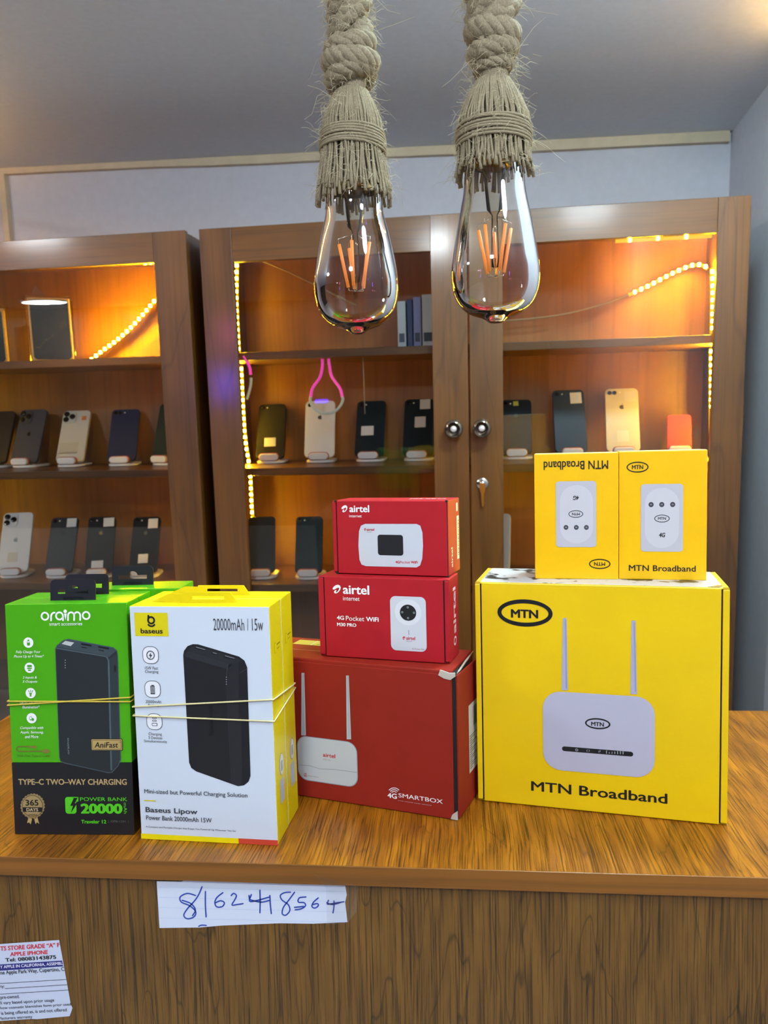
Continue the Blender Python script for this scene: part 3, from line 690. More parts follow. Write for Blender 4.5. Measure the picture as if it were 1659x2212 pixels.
# ================================================================ materials
M_WALL = mat('wall_paint', '#c6c4cc', 0.85, bump=0.15, bscale=60, vary=0.03)
M_WALL2 = mat('brown_wall_panelling', '#4a3a2a', 0.7, vary=0.1, bscale=8)
M_CEIL = mat('ceiling_board', '#d3d9e2', 0.8, bump=0.08, bscale=90, vary=0.03)
M_TRIM = mat('cream_trim', '#c9b79a', 0.7, vary=0.06, bscale=40)
M_FLOOR = mat('floor_tile', '#cdc8c0', 0.4, vary=0.06, bscale=4)
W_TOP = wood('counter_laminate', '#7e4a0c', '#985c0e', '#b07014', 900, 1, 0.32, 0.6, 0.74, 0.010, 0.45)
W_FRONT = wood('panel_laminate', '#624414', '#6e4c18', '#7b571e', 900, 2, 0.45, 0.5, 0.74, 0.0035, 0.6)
W_EDGE = wood('edge_band', '#7c4c14', '#865418', '#905c1c', 160, 0, 0.35, 0.0, 0.30, 0.004)
W_CV = wood('cabinet_wood_upright', '#54320a', '#643c0d', '#744812', 160, 2, 0.45, 0.08, 0.30, 0.006, 0.3, coat=0.6)
W_CH = wood('cabinet_wood_level', '#54320a', '#643c0d', '#744812', 160, 0, 0.45, 0.08, 0.30, 0.006, 0.3, coat=0.3)
W_BACK = wood('cabinet_back_board', '#7a4c1a', '#885620', '#966226', 90, 2, 0.4, 0.0, 0.2, 0.01)
GLASS = thin_glass('cabinet_glass', (0.92, 0.94, 0.94), 1.42, 0.0)
BULB_GLASS = thin_glass('bulb_glass', (0.94, 0.91, 0.84), 1.33, 0.03, (.72, .71, .72))
CLEAR = thin_glass('clear_plastic', (0.95, 0.95, 0.95), 1.3, 0.01, rough=0.08)
CHROME = mat('chrome', '#c8c8c8', 0.18, 1.0)
DARK = mat('gap_shade', '#0b0a09', 0.8)  # shade of carton gaps and notches put into a near-black colour
WHITE_PL = mat('white_plastic', '#e4e4e6', 0.35)
BLACK_PL = mat('black_plastic', '#141518', 0.4, bump=0.1, bscale=3000)
PAPER = mat('white_paper', '#dfe2e8', 0.8)
LED = emitter('led_chip', (1.0, 0.57, 0.012), LED_POWER)
LED_RIGHT = emitter('led_chip_right', (1.0, 0.57, 0.006), LED_POWER_RIGHT)
LED_SIDE = emitter('led_chip_side', (1.0, 0.55, 0.14), LED_POWER_SIDE)
TAPE = emitter('led_jacket', (1.0, 0.50, 0.01), TAPE_POWER)
CORD = mat('clear_cord', '#9a8a6a', 0.4)
JUTE = mat('jute', '#857a64', 0.95, bump=0.6, bscale=900, vary=0.28, spec=0.1)
JUTE2 = mat('jute_twine', '#8b8068', 0.95, bump=0.5, bscale=1500, vary=0.22, spec=0.1)
FUZZ = mat('jute_fuzz', '#b9b092', 0.9, spec=0.1)
FILAMENT = mat('orange_phosphor', '#f08a3c', 0.5, emit=(1.0, 0.35, 0.08), strength=BULB_FILAMENT)
LIGHT_WHITE = {}
# ================================================================ room
def flat(name, pts, m, kind='structure', thick=None):
    mb = MB()
    if thick:
        t = Vector(thick); P = [Vector(q) for q in pts]; n = len(P)
        vs = P + [q + t for q in P]
        mb.add(vs, [tuple(range(n)), tuple(range(n, 2 * n))[::-1]] + [(i, i + n, (i + 1) % n + n, (i + 1) % n) for i in range(n)], m)
    else: mb.add(pts, [tuple(range(len(pts)))], m)
    return mb.build(name, None, kind)
def W(x, y, z): return MCAB @ Vector((x, y, z))
DW = 0.40
def ceil_z(x): return 0.672 - 0.021 * x
XL, XR = -4.9, 0.607
wl, wr = W(XL, DW, ceil_z(XL)), W(XR + .2, DW, ceil_z(XR + .2))
toward = Vector((0, -6.4, 0))
flat('ceiling', [wl + Vector((0, .1, 0)), wr + Vector((0, .1, 0)), wr + toward, wl + toward], M_CEIL, thick=(0, 0, 0.03))
flat('wall_back', [W(XL, DW, -1.55), W(XR + .02, DW, -1.55), W(XR + .02, DW, ceil_z(XR)), W(XL, DW, ceil_z(XL))], M_WALL, thick=NY * .05)
flat('wall_right', [W(XR, DW + .05, -1.55), W(XR, DW + .05, .70), W(XR, -6.0, 1.0), W(XR, -6.0, -1.9)], M_WALL, thick=EX * .05)
flat('wall_left', [W(XL, DW + .05, -1.55), W(XL, DW + .05, .82), W(XL, -6.0, 1.1), W(XL, -6.0, -1.9)], M_WALL2, thick=-EX * .05)
flat('wall_front', [W(XL - .1, -5.7, -1.9), W(XR + .1, -5.7, -1.9), W(XR + .1, -5.7, 1.1), W(XL - .1, -5.7, 1.1)], M_WALL2, thick=-NY * .05)
flat('floor', [(-5.4, 2.3, FLOOR), (1.6, 2.3, FLOOR), (1.6, -4.6, FLOOR), (-5.4, -4.6, FLOOR)], M_FLOOR, thick=(0, 0, -.03))
def trim_z(x): return 0.652 - 0.027 * x
mb = MB()
n = 24
for i in range(n):
    x0 = -3.0 + (0.60 + 3.0) * i / n; x1 = -3.0 + 3.6 * (i + 1) / n
    j0, j1 = [0.0016 * math.sin(7 * x + 3 * math.sin(13 * x)) for x in (x0, x1)]
    P = [W(x0, .385, trim_z(x0) + j0), W(x1, .385, trim_z(x1) + j1), W(x1, .385, ceil_z(x1) + .004), W(x0, .385, ceil_z(x0) + .004)]
    mb.add(P + [q + NY * .016 for q in P], [(0, 1, 2, 3), (0, 4, 5, 1), (3, 2, 6, 7)], M_TRIM)
mb.build('trim_1', None, 'structure')
mb = MB(); mb.box((-1.166, .383, -1.5), (-1.151, .40, .684), M_TRIM, MCAB); mb.build('trim_2', None, 'structure')

# ceiling panel lights
def panel_light(x, y, r, k, c, hh, label):
    # height of the ceiling board there
    q = MCAB.inverted() @ Vector((x, y, 0)); t = (y - wl.y) / -6.4
    a = (x - wl.x) / (wr.x - wl.x); z = wl.z + (wr.z - wl.z) * a
    root = thing('ceiling_panel_light', label, 'ceiling light', Matrix.Translation((x, y, z)), 'round panel lights in the ceiling')
    mb = MB(); mb.lathe([(r + .004, 0), (r + .014, 0), (r + .014, -.004), (r + .004, -.005)], WHITE_PL, 48); mb.build('rim', root)
    key = (k, c)
    if key not in LIGHT_WHITE: LIGHT_WHITE[key] = emitter('panel_diffuser', c, PANEL_POWER * k)
    mb = MB(); mb.lathe([(r, -.0005), (r, -hh + .002), (r - .003, -hh), (0.0005, -hh - .001)], LIGHT_WHITE[key], 48); mb.build('diffuser', root)
for (x, y, r, k, c, hh), lb in zip(PANELS, ('round ceiling light above the camera side of the counter', 'round ceiling light above the gap behind the counter',
        'large round ceiling light mirrored as a white disc in the left cabinet glass', 'added round ceiling fill light far left of the counter', 'added round ceiling fill light nearest the right wall')):
    panel_light(x, y, r, k, c, hh, lb)

# ================================================================ display cabinets
ZB = -1.37
SHELVES = (0.190, -0.047, -0.295, -0.545, -0.82)
def cabinet(label, x0, x1, doors, base):
    root = thing('display_cabinet', label, 'cabinet', CT(base, 0, ZB))
    S = Matrix.Translation((-base, 0, -ZB))
    top = 0.429
    mb = MB(); mb.box((x0 + .002, .016, ZB), (x0 + .012, .37, top - .002), W_CV, S, .001); mb.build('side_panel', root)
    mb = MB(); mb.box((x1 - .012, .016, ZB), (x1 - .002, .37, top - .002), W_CV, S, .001); mb.build('side_panel', root)
    mb = MB(); mb.box((x0 + .012, .016, top - .020), (x1 - .012, .37, top - .002), W_CH, S, .001); mb.build('top_board', root)
    mb = MB(); mb.box((x0 + .012, .235, ZB), (x1 - .012, .243, top - .020), W_BACK, S); mb.build('back_board', root)
    mb = MB(); mb.box((x0 + .012, .024, ZB), (x1 - .012, .235, ZB + .06), W_CH, S); mb.build('plinth', root)
    for z in SHELVES:
        mb = MB(); mb.box((x0 + .0125, .032, z - .016), (x1 - .0125, .2345, z), W_CH, S, .001); mb.build('shelf', root)
    for (a, b, sl, sr, rail, knobx, lock) in doors:
        mb = MB(); z0 = ZB + .02
        mb.box((a, 0, z0), (a + sl, .014, top), W_CV, S, .0012)
        mb.box((b - sr, 0, z0), (b, .014, top), W_CV, S, .0012)
        mb.box((a + sl, .0004, top - rail), (b - sr, .0136, top), W_CH, S, .001)
        mb.box((a + sl, .0004, z0), (b - sr, .0136, z0 + .07), W_CH, S, .001)
        d = mb.build('door', root)
        mb = MB(); mb.box((a + sl - .002, .006, z0 + .069), (b - sr + .002, .010, top - rail + .002), GLASS, S); mb.build('glass_pane', d)
        if knobx is not None:
            K = S @ Matrix.Translation((knobx, 0, .0265)) @ Rx(PI / 2)
            mb = MB()
            mb.lathe([(.007, 0), (.0072, .010), (.0165, .014), (.0180, .020), (.0165, .026), (.0125, .0275)], mat('smoked_metal', '#8d8270', 0.12, 0.9), 32, K)
            mb.lathe([(.0125, .0275), (.010, .0262), (.0062, .0262)], mat('dark_metal', '#3a3128', 0.25, 0.9), 32, K)
            mb.lathe([(.0062, .0262), (.0058, .0300), (.0035, .0315), (.0001, .0315)], mat('crystal_centre', '#e8e4dc', 0.08, 0.4), 24, K)
            mb.build('knob', d, label='smoky round glass knob')
        if lock is not None:
            K = S @ Matrix.Translation((lock, 0, -.082)) @ Rx(PI / 2)
            mb = MB(); mb.lathe([(.0115, 0), (.0115, .003), (.0105, .004), (.0062, .0045), (.006, .007), (.0001, .007)], CHROME, 28, K)
            mb.build('lock', d, label='chrome cam lock')
            mb = MB()
            mb.prism([(-.0055, .004), (.0055, .004), (.0065, -.006), (.0045, -.014), (.003, -.017), (.0028, -.040), (.0008, -.044), (-.0012, -.040), (-.0022, -.030), (-.0030, -.016), (-.0055, -.010)], -.0095, -.0078, CHROME, 'y', S @ Matrix.Translation((lock, 0, -.084)))
            mb.build('key', d, label='small steel key left in the lock')
    return root
RIGHT_CAB = cabinet('tall brown wood display cabinet with two glass doors and knobs', -.5005, .5312,
        ((-.5005, .0244, .066, .0682, .066, -.0038, None), (.0280, .5312, .0630, .0562, .061, .0502, .0500)), 0.015)
LEFT_CAB = cabinet('brown wood glass-front display cabinet at the left edge of the photo', -1.36, -.5285, ((-1.36, -.5285, .07, .0690, .058, None, None),), -0.94)

# ================================================================ LED strips
led_mesh = {}
def led_strip(label, segs, spacing=.0136, led=None):
    led = led or LED
    """segs: list of point lists in the cabinet frame, first flag says lit"""
    p0 = Vector(segs[0][1][0])
    root = thing('led_strip', label, 'light strip', CT(*p0), 'amber strip lights in the cabinets')
    for lit, pts in segs:
        P = [Vector(q) - p0 for q in pts]
        # smooth resample
        Q = []
        for i in range(len(P) - 1):
            a, b, c, d = P[max(i - 1, 0)], P[i], P[i + 1], P[min(i + 2, len(P) - 1)]
            for k in range(8):
                t = k / 8
                Q.append(.5 * ((2 * b) + (c - a) * t + (2 * a - 5 * b + 4 * c - d) * t * t + (3 * b - a - 3 * c + d) * t ** 3))
        Q.append(P[-1])
        mb = MB(); mb.tube(Q, .0036 if lit else .0016, TAPE if lit else CORD, 6); mb.build('jacket' if lit else 'cord', root)
        if not lit: continue
        acc = spacing / 2; Lp = Q[0]
        for i in range(1, len(Q)):
            seg = Q[i] - Q[i - 1]; l = seg.length
            while acc <= l:
                c = Q[i - 1] + seg * (acc / l)
                if led.name not in led_mesh:
                    m2 = MB(); m2.prism(rrect(-.0026, -.0032, .0026, .0032, .001, 3), -.0016, .0012, led); o = m2.build('led', root); led_mesh[led.name] = o.data
                else:
                    o = bpy.data.objects.new('led', led_mesh[led.name]); COL.objects.link(o); o.parent = root
                o.location = c + Vector((0, -.0036, 0))
                acc += spacing
            acc -= l
    return root
DL, DR, DA = .15, .125, .19
led_strip('long upright amber light strip down the left inside edge of the two-door cabinet',
    [(True, [(-.474, DL, .390), (-.4795, DL, .300), (-.4800, DL, .199)]), (True, [(-.4765, DL, .170), (-.4770, DL, .060), (-.4750, DL, .000), (-.4705, DL, -.043)]),
     (True, [(-.4685, DL, -.068), (-.4690, DL, -.150), (-.4670, DL, -.235), (-.4655, DL, -.290)])])
led_strip('upright amber light strip along the right inside edge of the two-door cabinet',
    [(True, [(.5005, DR, .325), (.5030, DR, .272), (.5045, DR, .199)]), (True, [(.5035, DR, .171), (.5065, DR, .072), (.5105, DR, -.038)]), (True, [(.5090, DR, -.066), (.5130, DR, -.290)]), (True, [(.5130, DR, -.316), (.5130, DR, -.50)])], led=LED_RIGHT)
led_strip('sagging amber light strip with unlit cord over the top shelf behind the right door',
    [(True, [(.5100, DA, .334), (.4975, DA, .342), (.4748, DA, .3413), (.4386, DA, .3274), (.3931, DA, .3055), (.3544, DA, .2895)]), (False, [(.3544, DA, .2895), (.3002, DA, .2722), (.2051, DA, .2535), (.06, DA, .2455)])], led=LED_RIGHT)
led_strip('drooping amber light strip hanging across the top shelf of the left cabinet',
    [(True, [(-.6600, DA, .345), (-.6825, DA, .3258), (-.7148, DA, .2944), (-.7508, DA, .2628), (-.7867, DA, .2371), (-.8226, DA, .2154), (-.8527, DA, .1960)])], led=LED_RIGHT)
led_strip('upright amber light strip hidden behind the right stile of the left cabinet', [(True, [(-.575, .045, .16), (-.575, .045, -.035)]), (True, [(-.575, .045, -.07), (-.575, .045, -.28)])], .020)
led_strip('upright amber light strip at the far left inside the left cabinet', [(True, [(-1.27, .045, .36), (-1.27, .045, .20)]), (True, [(-1.27, .045, .16), (-1.27, .045, -.035)]), (True, [(-1.27, .045, -.07), (-1.27, .045, -.28)])], .020)
led_strip('three amber lights peeking under the top rail of the left cabinet', [(True, [(-.675, .12, .3935), (-.635, .12, .3935)])], .0125)
led_strip('thin amber glow standing for the lit lower edge of the right door rail', [(True, [(.300, .020, .3665), (.470, .020, .3665)])], .05)  # glowing line put in for the lit lower edge of the rail
def W2C(x, y, z): return tuple(MCAB.inverted() @ Vector((x, y, z)))
led_strip('added amber fill strip sagging below the ceiling along the right wall', [(True, [W2C(.565, .75, .91), W2C(.57, .95, .88), W2C(.575, 1.15, .88), W2C(.578, 1.36, .93)])], .042, LED_SIDE)  # added out of view to warm the right side of the ceiling
led_strip('added amber fill strip sagging below the ceiling left of the counter', [(True, [W2C(-.80, .75, .95), W2C(-.95, 1.05, .90), W2C(-1.1, 1.35, .89), W2C(-1.27, 1.7, .93)])], .030, LED_SIDE)  # added out of view to warm the ceiling and wall at left
# neon sign behind the camera, seen only in reflections
NB = emitter('neon_blue', (.10, .05, 1.0), 160.0); NP = emitter('neon_pink', (1.0, .08, .55), 60.0); NB2 = emitter('neon_blue_bar', (.08, .04, 1.0), 30.0)
ns = thing('neon_sign', 'blue and pink neon sign mirrored in the cabinet doors', 'neon sign', Matrix.Translation((-1.3, -1.3, .40)))
mb = MB(); mb.tube([(-.33, 0, -.10), (-.27, 0, -.06), (-.31, 0, -.02), (-.26, 0, .03)], .012, NB, 8); mb.build('blue_tube', ns)
mb = MB(); mb.tube([(.245, 0, -.155), (.32, 0, -.155)], .010, NB2, 8); mb.build('blue_tube', ns)
mb = MB(); mb.tube([(-.27, 0, .20), (-.23, 0, .25), (-.25, 0, .32)], .012, NP, 8); mb.build('pink_tube', ns)
mb = MB(); mb.box((-.36, -.02, -.2), (.36, -.014, .36), mat('smoked_backing', '#2a2622', .4)); mb.build('backing_board', ns)
for x in (-.3, .3):
    mb = MB(); mb.tube([(x, -.017, .36), (x, -.017, .648)], .0012, CHROME, 5); mb.build('hanging_wire', ns)
mb = MB(); mb.tube([(0, 0, 0), (.057, 0, -.025), (.116, 0, -.056), (.20, .01, -.10)], .0016, CORD, 6)
tag(mb.build('unlit_cord', None, M=CT(-.4137, .12, .3867)), 'thin pale cord sagging from the top left corner behind the left door', 'cord')

# ================================================================ phones on stands
def fruit(cx, cz, s):
    """small fruit emblem: bitten round body with a leaf"""
    P = []
    for k in range(28):
        a = PI / 2 + 2 * PI * k / 28
        r = 1.0 - .10 * max(0, math.cos(a - PI / 2)) ** 8 - .08 * max(0, math.cos(a + PI / 2)) ** 10
        x, z = r * math.cos(a), r * math.sin(a) * 1.02
        if x > .55 and -.35 < z < .55: x = .55 + .18 * abs((z - .1) / .45) ** 2
        P.append((cx + s * x, cz + s * z))
    leaf = [(cx + s * u, cz + s * v) for u, v in ((.02, 1.1), (.06, 1.45), (.38, 1.75), (.36, 1.4))]
    return P, leaf
PH = {}
def phone(label, x, dep, zb, yaw, lean, w, h, col, cams=0, emblem=None, stickers=(), rough=.40, edge=None, group=None):
    M = CT(x, dep, zb) @ Rz(math.radians(yaw)) @ Rx(-math.radians(lean))
    root = thing('smartphone', label, 'phone', M, group)
    body = mat('phone_' + col[1:], col, rough, spec=0.22)
    mb = MB(); mb.prism(rrect(-w / 2, 0, w / 2, h, w * .15, 7), 0, .008, body, 'y', None, .0012); mb.build('body', root)
    k = w / .0715
    if cams == 3:
        mb = MB(); mb.prism(rrect(-w / 2 + .003, h - .037 * k, -w / 2 + .036 * k, h - .003, .008, 5), -.0016, .0005, mat('cam_' + col[1:], col, .12), 'y', None, .0005); o = mb.build('camera_bump', root)
        for a, b in ((.011, .0115), (.011, .027), (.0265, .019)):
            mb = MB(); mb.lathe([(.0001, .0034), (.0050, .0034), (.0064, .0030), (.0068, 0)], mat('lens_black', '#0c0d10', .08), 20, Matrix.Translation((-w / 2 + a * k, -.001, h - b * k)) @ Rx(PI / 2)); mb.build('lens', o)
    elif cams:
        for i in range(cams):
            mb = MB(); mb.lathe([(.0001, .0018), (.0035, .0018), (.0044, .0012), (.0046, 0)], mat('lens_black', '#0c0d10', .08), 18, Matrix.Translation((-w / 2 + .0105 * k + .010 * i, -.0002, h - .0105 * k)) @ Rx(PI / 2)); mb.build('lens', root)
        mb = MB(); mb.lathe([(.0001, .0006), (.0016, .0006), (.0017, 0)], mat('flash', '#e6e2d4', .3), 10, Matrix.Translation((-w / 2 + .0115 * k + .010 * cams, -.0002, h - .0105 * k)) @ Rx(PI / 2)); mb.build('flash', root)
    if emblem:
        P, lf = fruit(0, h * .70 if cams < 3 else h * .53, .0052 * k)
        mb = MB()
        for poly in (P, lf): mb.prism(poly, -.00035, -.00005, mat('emblem_' + emblem[1:], emblem, .2, .3), 'y')
        mb.build('emblem', root)
    for (a, b, sw, sh, c) in stickers:
        mb = MB(); mb.prism([(a, b), (a + sw, b + .0006), (a + sw - .0005, b + sh), (a - .0004, b + sh - .0005)], -.0006, -.0002, mat('sticker_' + c[1:], c, .7), 'y'); mb.build('price_sticker', root)
    return root
def stand(label, x, dep, zs, yaw, lean, group='white phone stands'):
    root = thing('phone_stand', label, 'phone stand', CT(x, dep, zs) @ Rz(math.radians(yaw)), group)
    rim = mat('stand_rim', '#a04848', .5)
    mb = MB(); mb.prism(rrect(-.030, -.014, .034, .070, .026, 8), 0.0004, .006, WHITE_PL, 'z', None, .0015); mb.build('base', root)
    mb = MB(); mb.prism(rrect(-.0215, .0075, .0215, .0225, .0073, 6), -.016, -.008, WHITE_PL, 'y', None, .002); o = mb.build('front_lip', root)
    mb = MB(); mb.prism(rrect(-.0232, .0058, .0232, .0240, .0088, 6), -.0095, -.0055, rim, 'y', None, .0006); mb.build('lip_pad', o, label='red rubber pad behind the lip')
    L = math.radians(lean)
    A = Matrix.Translation((0, .014, .004)) @ Rx(-L)
    mb = MB(); mb.box((-.018, -.001, 0), (.018, .003, .075), WHITE_PL, A, .0008); mb.box((-.012, .003, .0), (.012, .0055, .03), WHITE_PL, A, .0006); mb.build('arm', root)
    return root
S2, S3 = -.047, -.295
ST = '#d2d4d8'
def pair(label, row, x, yaw, lean, w, h, col, std=None, **kw):
    dep, zs = (.15, S2) if row == 2 else (.085, S3)
    phone(label, x, dep, zs + .0125, yaw, lean, w, h, col, group='phones on the cabinet shelves', **kw)
    stand(std or 'white stand holding the ' + ' '.join(label.replace(',', '').split()[:12]), x, dep - .001, zs + .0002, yaw, lean)
A2, B2 = .0658, .1352
pair('brown-black phone cut off by the left photo edge, upper row', 2, -1.0972, 2, 27, A2, B2, '#2a211c')
pair('slate grey three-camera phone with dark round emblem, upper row left cabinet', 2, -1.0190, -4, 25, .071, B2, '#3b3d47', cams=3, emblem='#16181d')
pair('silver three-camera phone with orange tag and barcode label', 2, -.9034, 6, 30, A2, B2, '#c6c0b4', cams=3, stickers=((.014, .108, .011, .012, '#d2793c'), (-.028, .020, .044, .030, '#bdb4a0'), (-.026, .006, .044, .018, '#cfc8ba')))
pair('navy blue phone standing alone near the left cabinet stile, upper row', 2, -.776, 9, 30, A2, B2, '#252c4a', cams=2)
pair('dark green phone half hidden by the left cabinet stile', 2, -.6751, -15, 20, A2, B2, '#1f2a24')
pair('large silver three-camera phone with fruit emblem, lower row far left', 3, -1.0289, 13, 29, .0685, .1472, '#cfd0d2', cams=3, emblem='#9c9da2', stickers=((-.014, .024, .022, .024, '#c2bcae'),))
pair('dark grey phone with one white tag, lower row left cabinet', 3, -.9155, 9, 30, .063, B2, '#23262b', cams=1, emblem='#30333a', stickers=((.006, .110, .022, .022, ST),))
pair('black phone with gold fruit emblem and two white tags', 3, -.8178, 12, 29, .063, B2, '#15171a', cams=1, emblem='#8f7d55', stickers=((.004, .110, .024, .022, ST), (-.016, .006, .026, .022, ST)))
pair('black phone with silver fruit emblem and two tags beside the left cabinet stile', 3, -.7117, 9, 30, .063, B2, '#111316', cams=1, emblem='#6d6a60', stickers=((.004, .106, .022, .024, ST), (-.012, .022, .022, .022, ST)))
pair('black phone with low white tag beside the left upright light strip', 2, -.4227, 5, 28, .064, B2, '#16181b', cams=1, stickers=((-.014, .028, .026, .022, '#c4c4bc'),))
pair('white phone with grey fruit emblem behind the left door', 2, -.3095, 4, 22, .0675, .1334, '#d6dde4', cams=1, emblem='#5d646c')
pair('dark teal phone with crooked white tag on its lower middle', 2, -.1984, -1, 27, A2, B2, '#10202a', cams=1, stickers=((-.020, .050, .028, .023, ST),))
pair('dark teal phone with two white tags beside the middle stile', 2, -.0917, -2, 26, A2, B2, '#0d1b22', cams=1, stickers=((.002, .110, .023, .024, ST), (-.008, .066, .024, .026, ST)))
pair('black phone with yellow sticker just right of the door knobs', 2, .1217, -1, 26, A2, .127, '#15212c', cams=1, emblem='#4a5a68', stickers=((-.006, .112, .011, .011, '#b4b03c'),))
pair('navy phone with square white tag at its top right behind right door', 2, .2365, 3, 24, .0675, .1444, '#222f42', cams=1, stickers=((.004, .112, .024, .026, ST),))
pair('champagne gold phone with fruit emblem and two pale tags', 2, .3426, -3, 25, .0685, .1454, '#cbbf9e', cams=2, emblem='#5d5240', stickers=((.006, .114, .024, .024, '#cdc6b6'), (-.012, .022, .024, .026, '#d2cbb8')))
phone('short bright red card holder standing beside the right upright light strip', .4546, .15, S2 + .0125, -9, 20, .0478, .0782, '#d8382c', rough=.5)
stand('white stand under the red card holder', .4546, .149, S2 + .0002, -9, 24)
pair('plain black phone beside the left light strip, lower row', 3, -.4355, 8, 22, .0600, .1279, '#0f1416', cams=0)
pair('deep teal phone with one lens dot, lower row behind left door', 3, -.3292, 5, 23, .0600, .1279, '#10262c', cams=1)
pair('white phone mostly hidden by the right door stile, lower row', 3, .0727, -4, 28, .064, B2, '#cfd4d8', cams=0)

# ================================================================ goods on the top shelf
def wrapped(label, x, dep, yaw, w, h, d, lean, lens=True):
    root = thing('boxed_phone', label, 'boxed phone', CT(x, dep, .1915) @ Rz(math.radians(yaw)) @ Rx(-math.radians(lean)), None)
    mb = MB(); mb.box((0, 0, 0), (w, d, h), mat('kraft_side', '#c9a978', .7, vary=.12, bscale=120), None, .002); mb.build('carton', root)
    mb = MB(); mb.prism(rrect(.004, .004, w - .004, h - .004, .008, 4), -.0012, 0, mat('dark_screen', '#1d1816', .25), 'y'); mb.build('front_panel', root)
    mb = MB()
    P = rrect(-.006, -.0, w + .006, h + .006, .006, 3)
    for k in range(len(P)):
        pass
    mb.box((-.005, -.006, -.0004), (w + .005, d + .005, h + .005), CLEAR, None, .004)
    for k in range(5):
        a = random.uniform(0, w); mb.tube([(a, -.0065, h * .4 + .1 * h * k), (a + random.uniform(-.02, .02), -.0068, h * .75 + .004 * k)], .0004, CLEAR, 4)
    mb.prism([(w * .1, h + .005), (w * .45, h + .005), (w * .2, h + .03)], d * .3, d * .35, CLEAR, 'y')
    mb.build('plastic_wrap', root, label='crinkled clear plastic wrap')
wrapped('plastic-wrapped phone carton with pale side on the top shelf of the left cabinet', -.925, .075, 30, .085, .136, .05, 0)
wrapped('plastic-wrapped dark phone carton at the left photo edge on the top shelf', -1.085, .075, 30, .085, .122, .05, 0)
for k, (x0, x1, h, c, lb) in enumerate(((-.122, -.104, .095, '#a2a6a8', 'grey slim box, leftmost on the shelf behind the middle stile'), (-.102, -.090, .098, '#20305c', 'dark blue slim box second from left behind the middle stile'),
        (-.089, -.072, .102, '#7d86b8', 'lilac blue slim box third behind the middle stile'), (-.071, -.046, .106, '#c6d0d2', 'white slim box against the middle stile, top shelf'))):
    root = thing('slim_box', lb, 'box', CT(x0, .10, .1915), 'slim boxes on the top shelf')
    mb = MB(); mb.box((0, 0, 0), (x1 - x0 - .001, .12, h), mat('slim_' + c[1:], c, .5), None, .0012); mb.build('carton', root)
    mb = MB(); mb.box((.003, -.0004, .012), (x1 - x0 - .004, 0, .03), mat('slim_print_%d' % k, '#39404e', .5)); mb.build('label_strip', root)

# pink and clear tube loops under the top shelf, the pink faintly glowing
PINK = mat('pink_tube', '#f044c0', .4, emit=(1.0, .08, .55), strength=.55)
FROST = mat('frosted_tube', '#cfe0dc', .25)
def loop(label, x, dep, pts_pink, pts_clear, zt, yaw=0):
    root = thing('tube_loop', label, 'loop cord', CT(x, dep, zt) @ Rz(yaw), 'pink loops under the top shelf')
    def sm(P):
        P = [Vector((a, 0, b)) for a, b in P]; Q = []
        for i in range(len(P) - 1):
            a, b, c, d = P[max(i - 1, 0)], P[i], P[i + 1], P[min(i + 2, len(P) - 1)]
            for k in range(6):
                t = k / 6; Q.append(.5 * ((2 * b) + (c - a) * t + (2 * a - 5 * b + 4 * c - d) * t * t + (3 * b - a - 3 * c + d) * t ** 3))
        return Q + [P[-1]]
    for P in pts_pink:
        mb = MB(); mb.tube(sm(P), .0030, PINK, 8); mb.build('pink_tube', root)
    mb = MB(); mb.tube(sm(pts_clear), .0030, FROST, 8); mb.build('clear_tube', root)
LZ = .173
loop('pink and clear tube loop in front of the white phone', -.268, .06, [[(-.0065, 0), (-.007, -.016), (-.013, -.037), (-.029, -.058), (-.034, -.076)], [(.0065, 0), (.008, -.014), (.012, -.036), (.028, -.060), (.0325, -.078)]],
     [(-.034, -.076), (-.035, -.085), (-.028, -.100), (-.014, -.109), (0, -.111), (.016, -.107), (.028, -.096), (.0335, -.084), (.0325, -.078)], LZ)
loop('pink and clear tube curve beside the left light strip', -.421, .034, [[(-.012, .010), (-.004, -.004), (.000, -.016), (.001, -.028)]], [(.0015, -.034), (.000, -.048), (-.004, -.062), (-.010, -.078)], LZ)
mb = MB(); mb.tube([(0, 0, .024), (.0004, 0, -.09)], .0012, mat('pale_string', '#9d9288', .6), 5)
tag(mb.build('hanging_string', None, M=CT(-.1897, .06, .149)), 'thin pale string hanging above the dark teal phone with the crooked tag', 'string')

# ================================================================ counter
CX0, CX1, CY0, CY1 = -.508, .540, .5008, .826
ct = thing('counter', 'wood-grain laminate shop counter with lighter edge band', 'counter', Matrix.Translation((.04, .66, FLOOR)))
S = Matrix.Translation((-.04, -.66, -FLOOR))
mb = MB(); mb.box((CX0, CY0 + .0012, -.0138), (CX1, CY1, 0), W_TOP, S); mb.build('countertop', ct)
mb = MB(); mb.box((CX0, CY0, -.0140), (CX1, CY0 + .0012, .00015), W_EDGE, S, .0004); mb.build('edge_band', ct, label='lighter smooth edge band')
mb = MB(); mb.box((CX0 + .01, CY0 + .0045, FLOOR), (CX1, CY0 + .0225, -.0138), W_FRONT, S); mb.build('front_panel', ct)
mb = MB(); mb.box((CX0 + .01, CY0 + .0225, FLOOR), (CX0 + .028, CY1 - .02, -.0138), W_FRONT, S); mb.build('side_panel', ct)

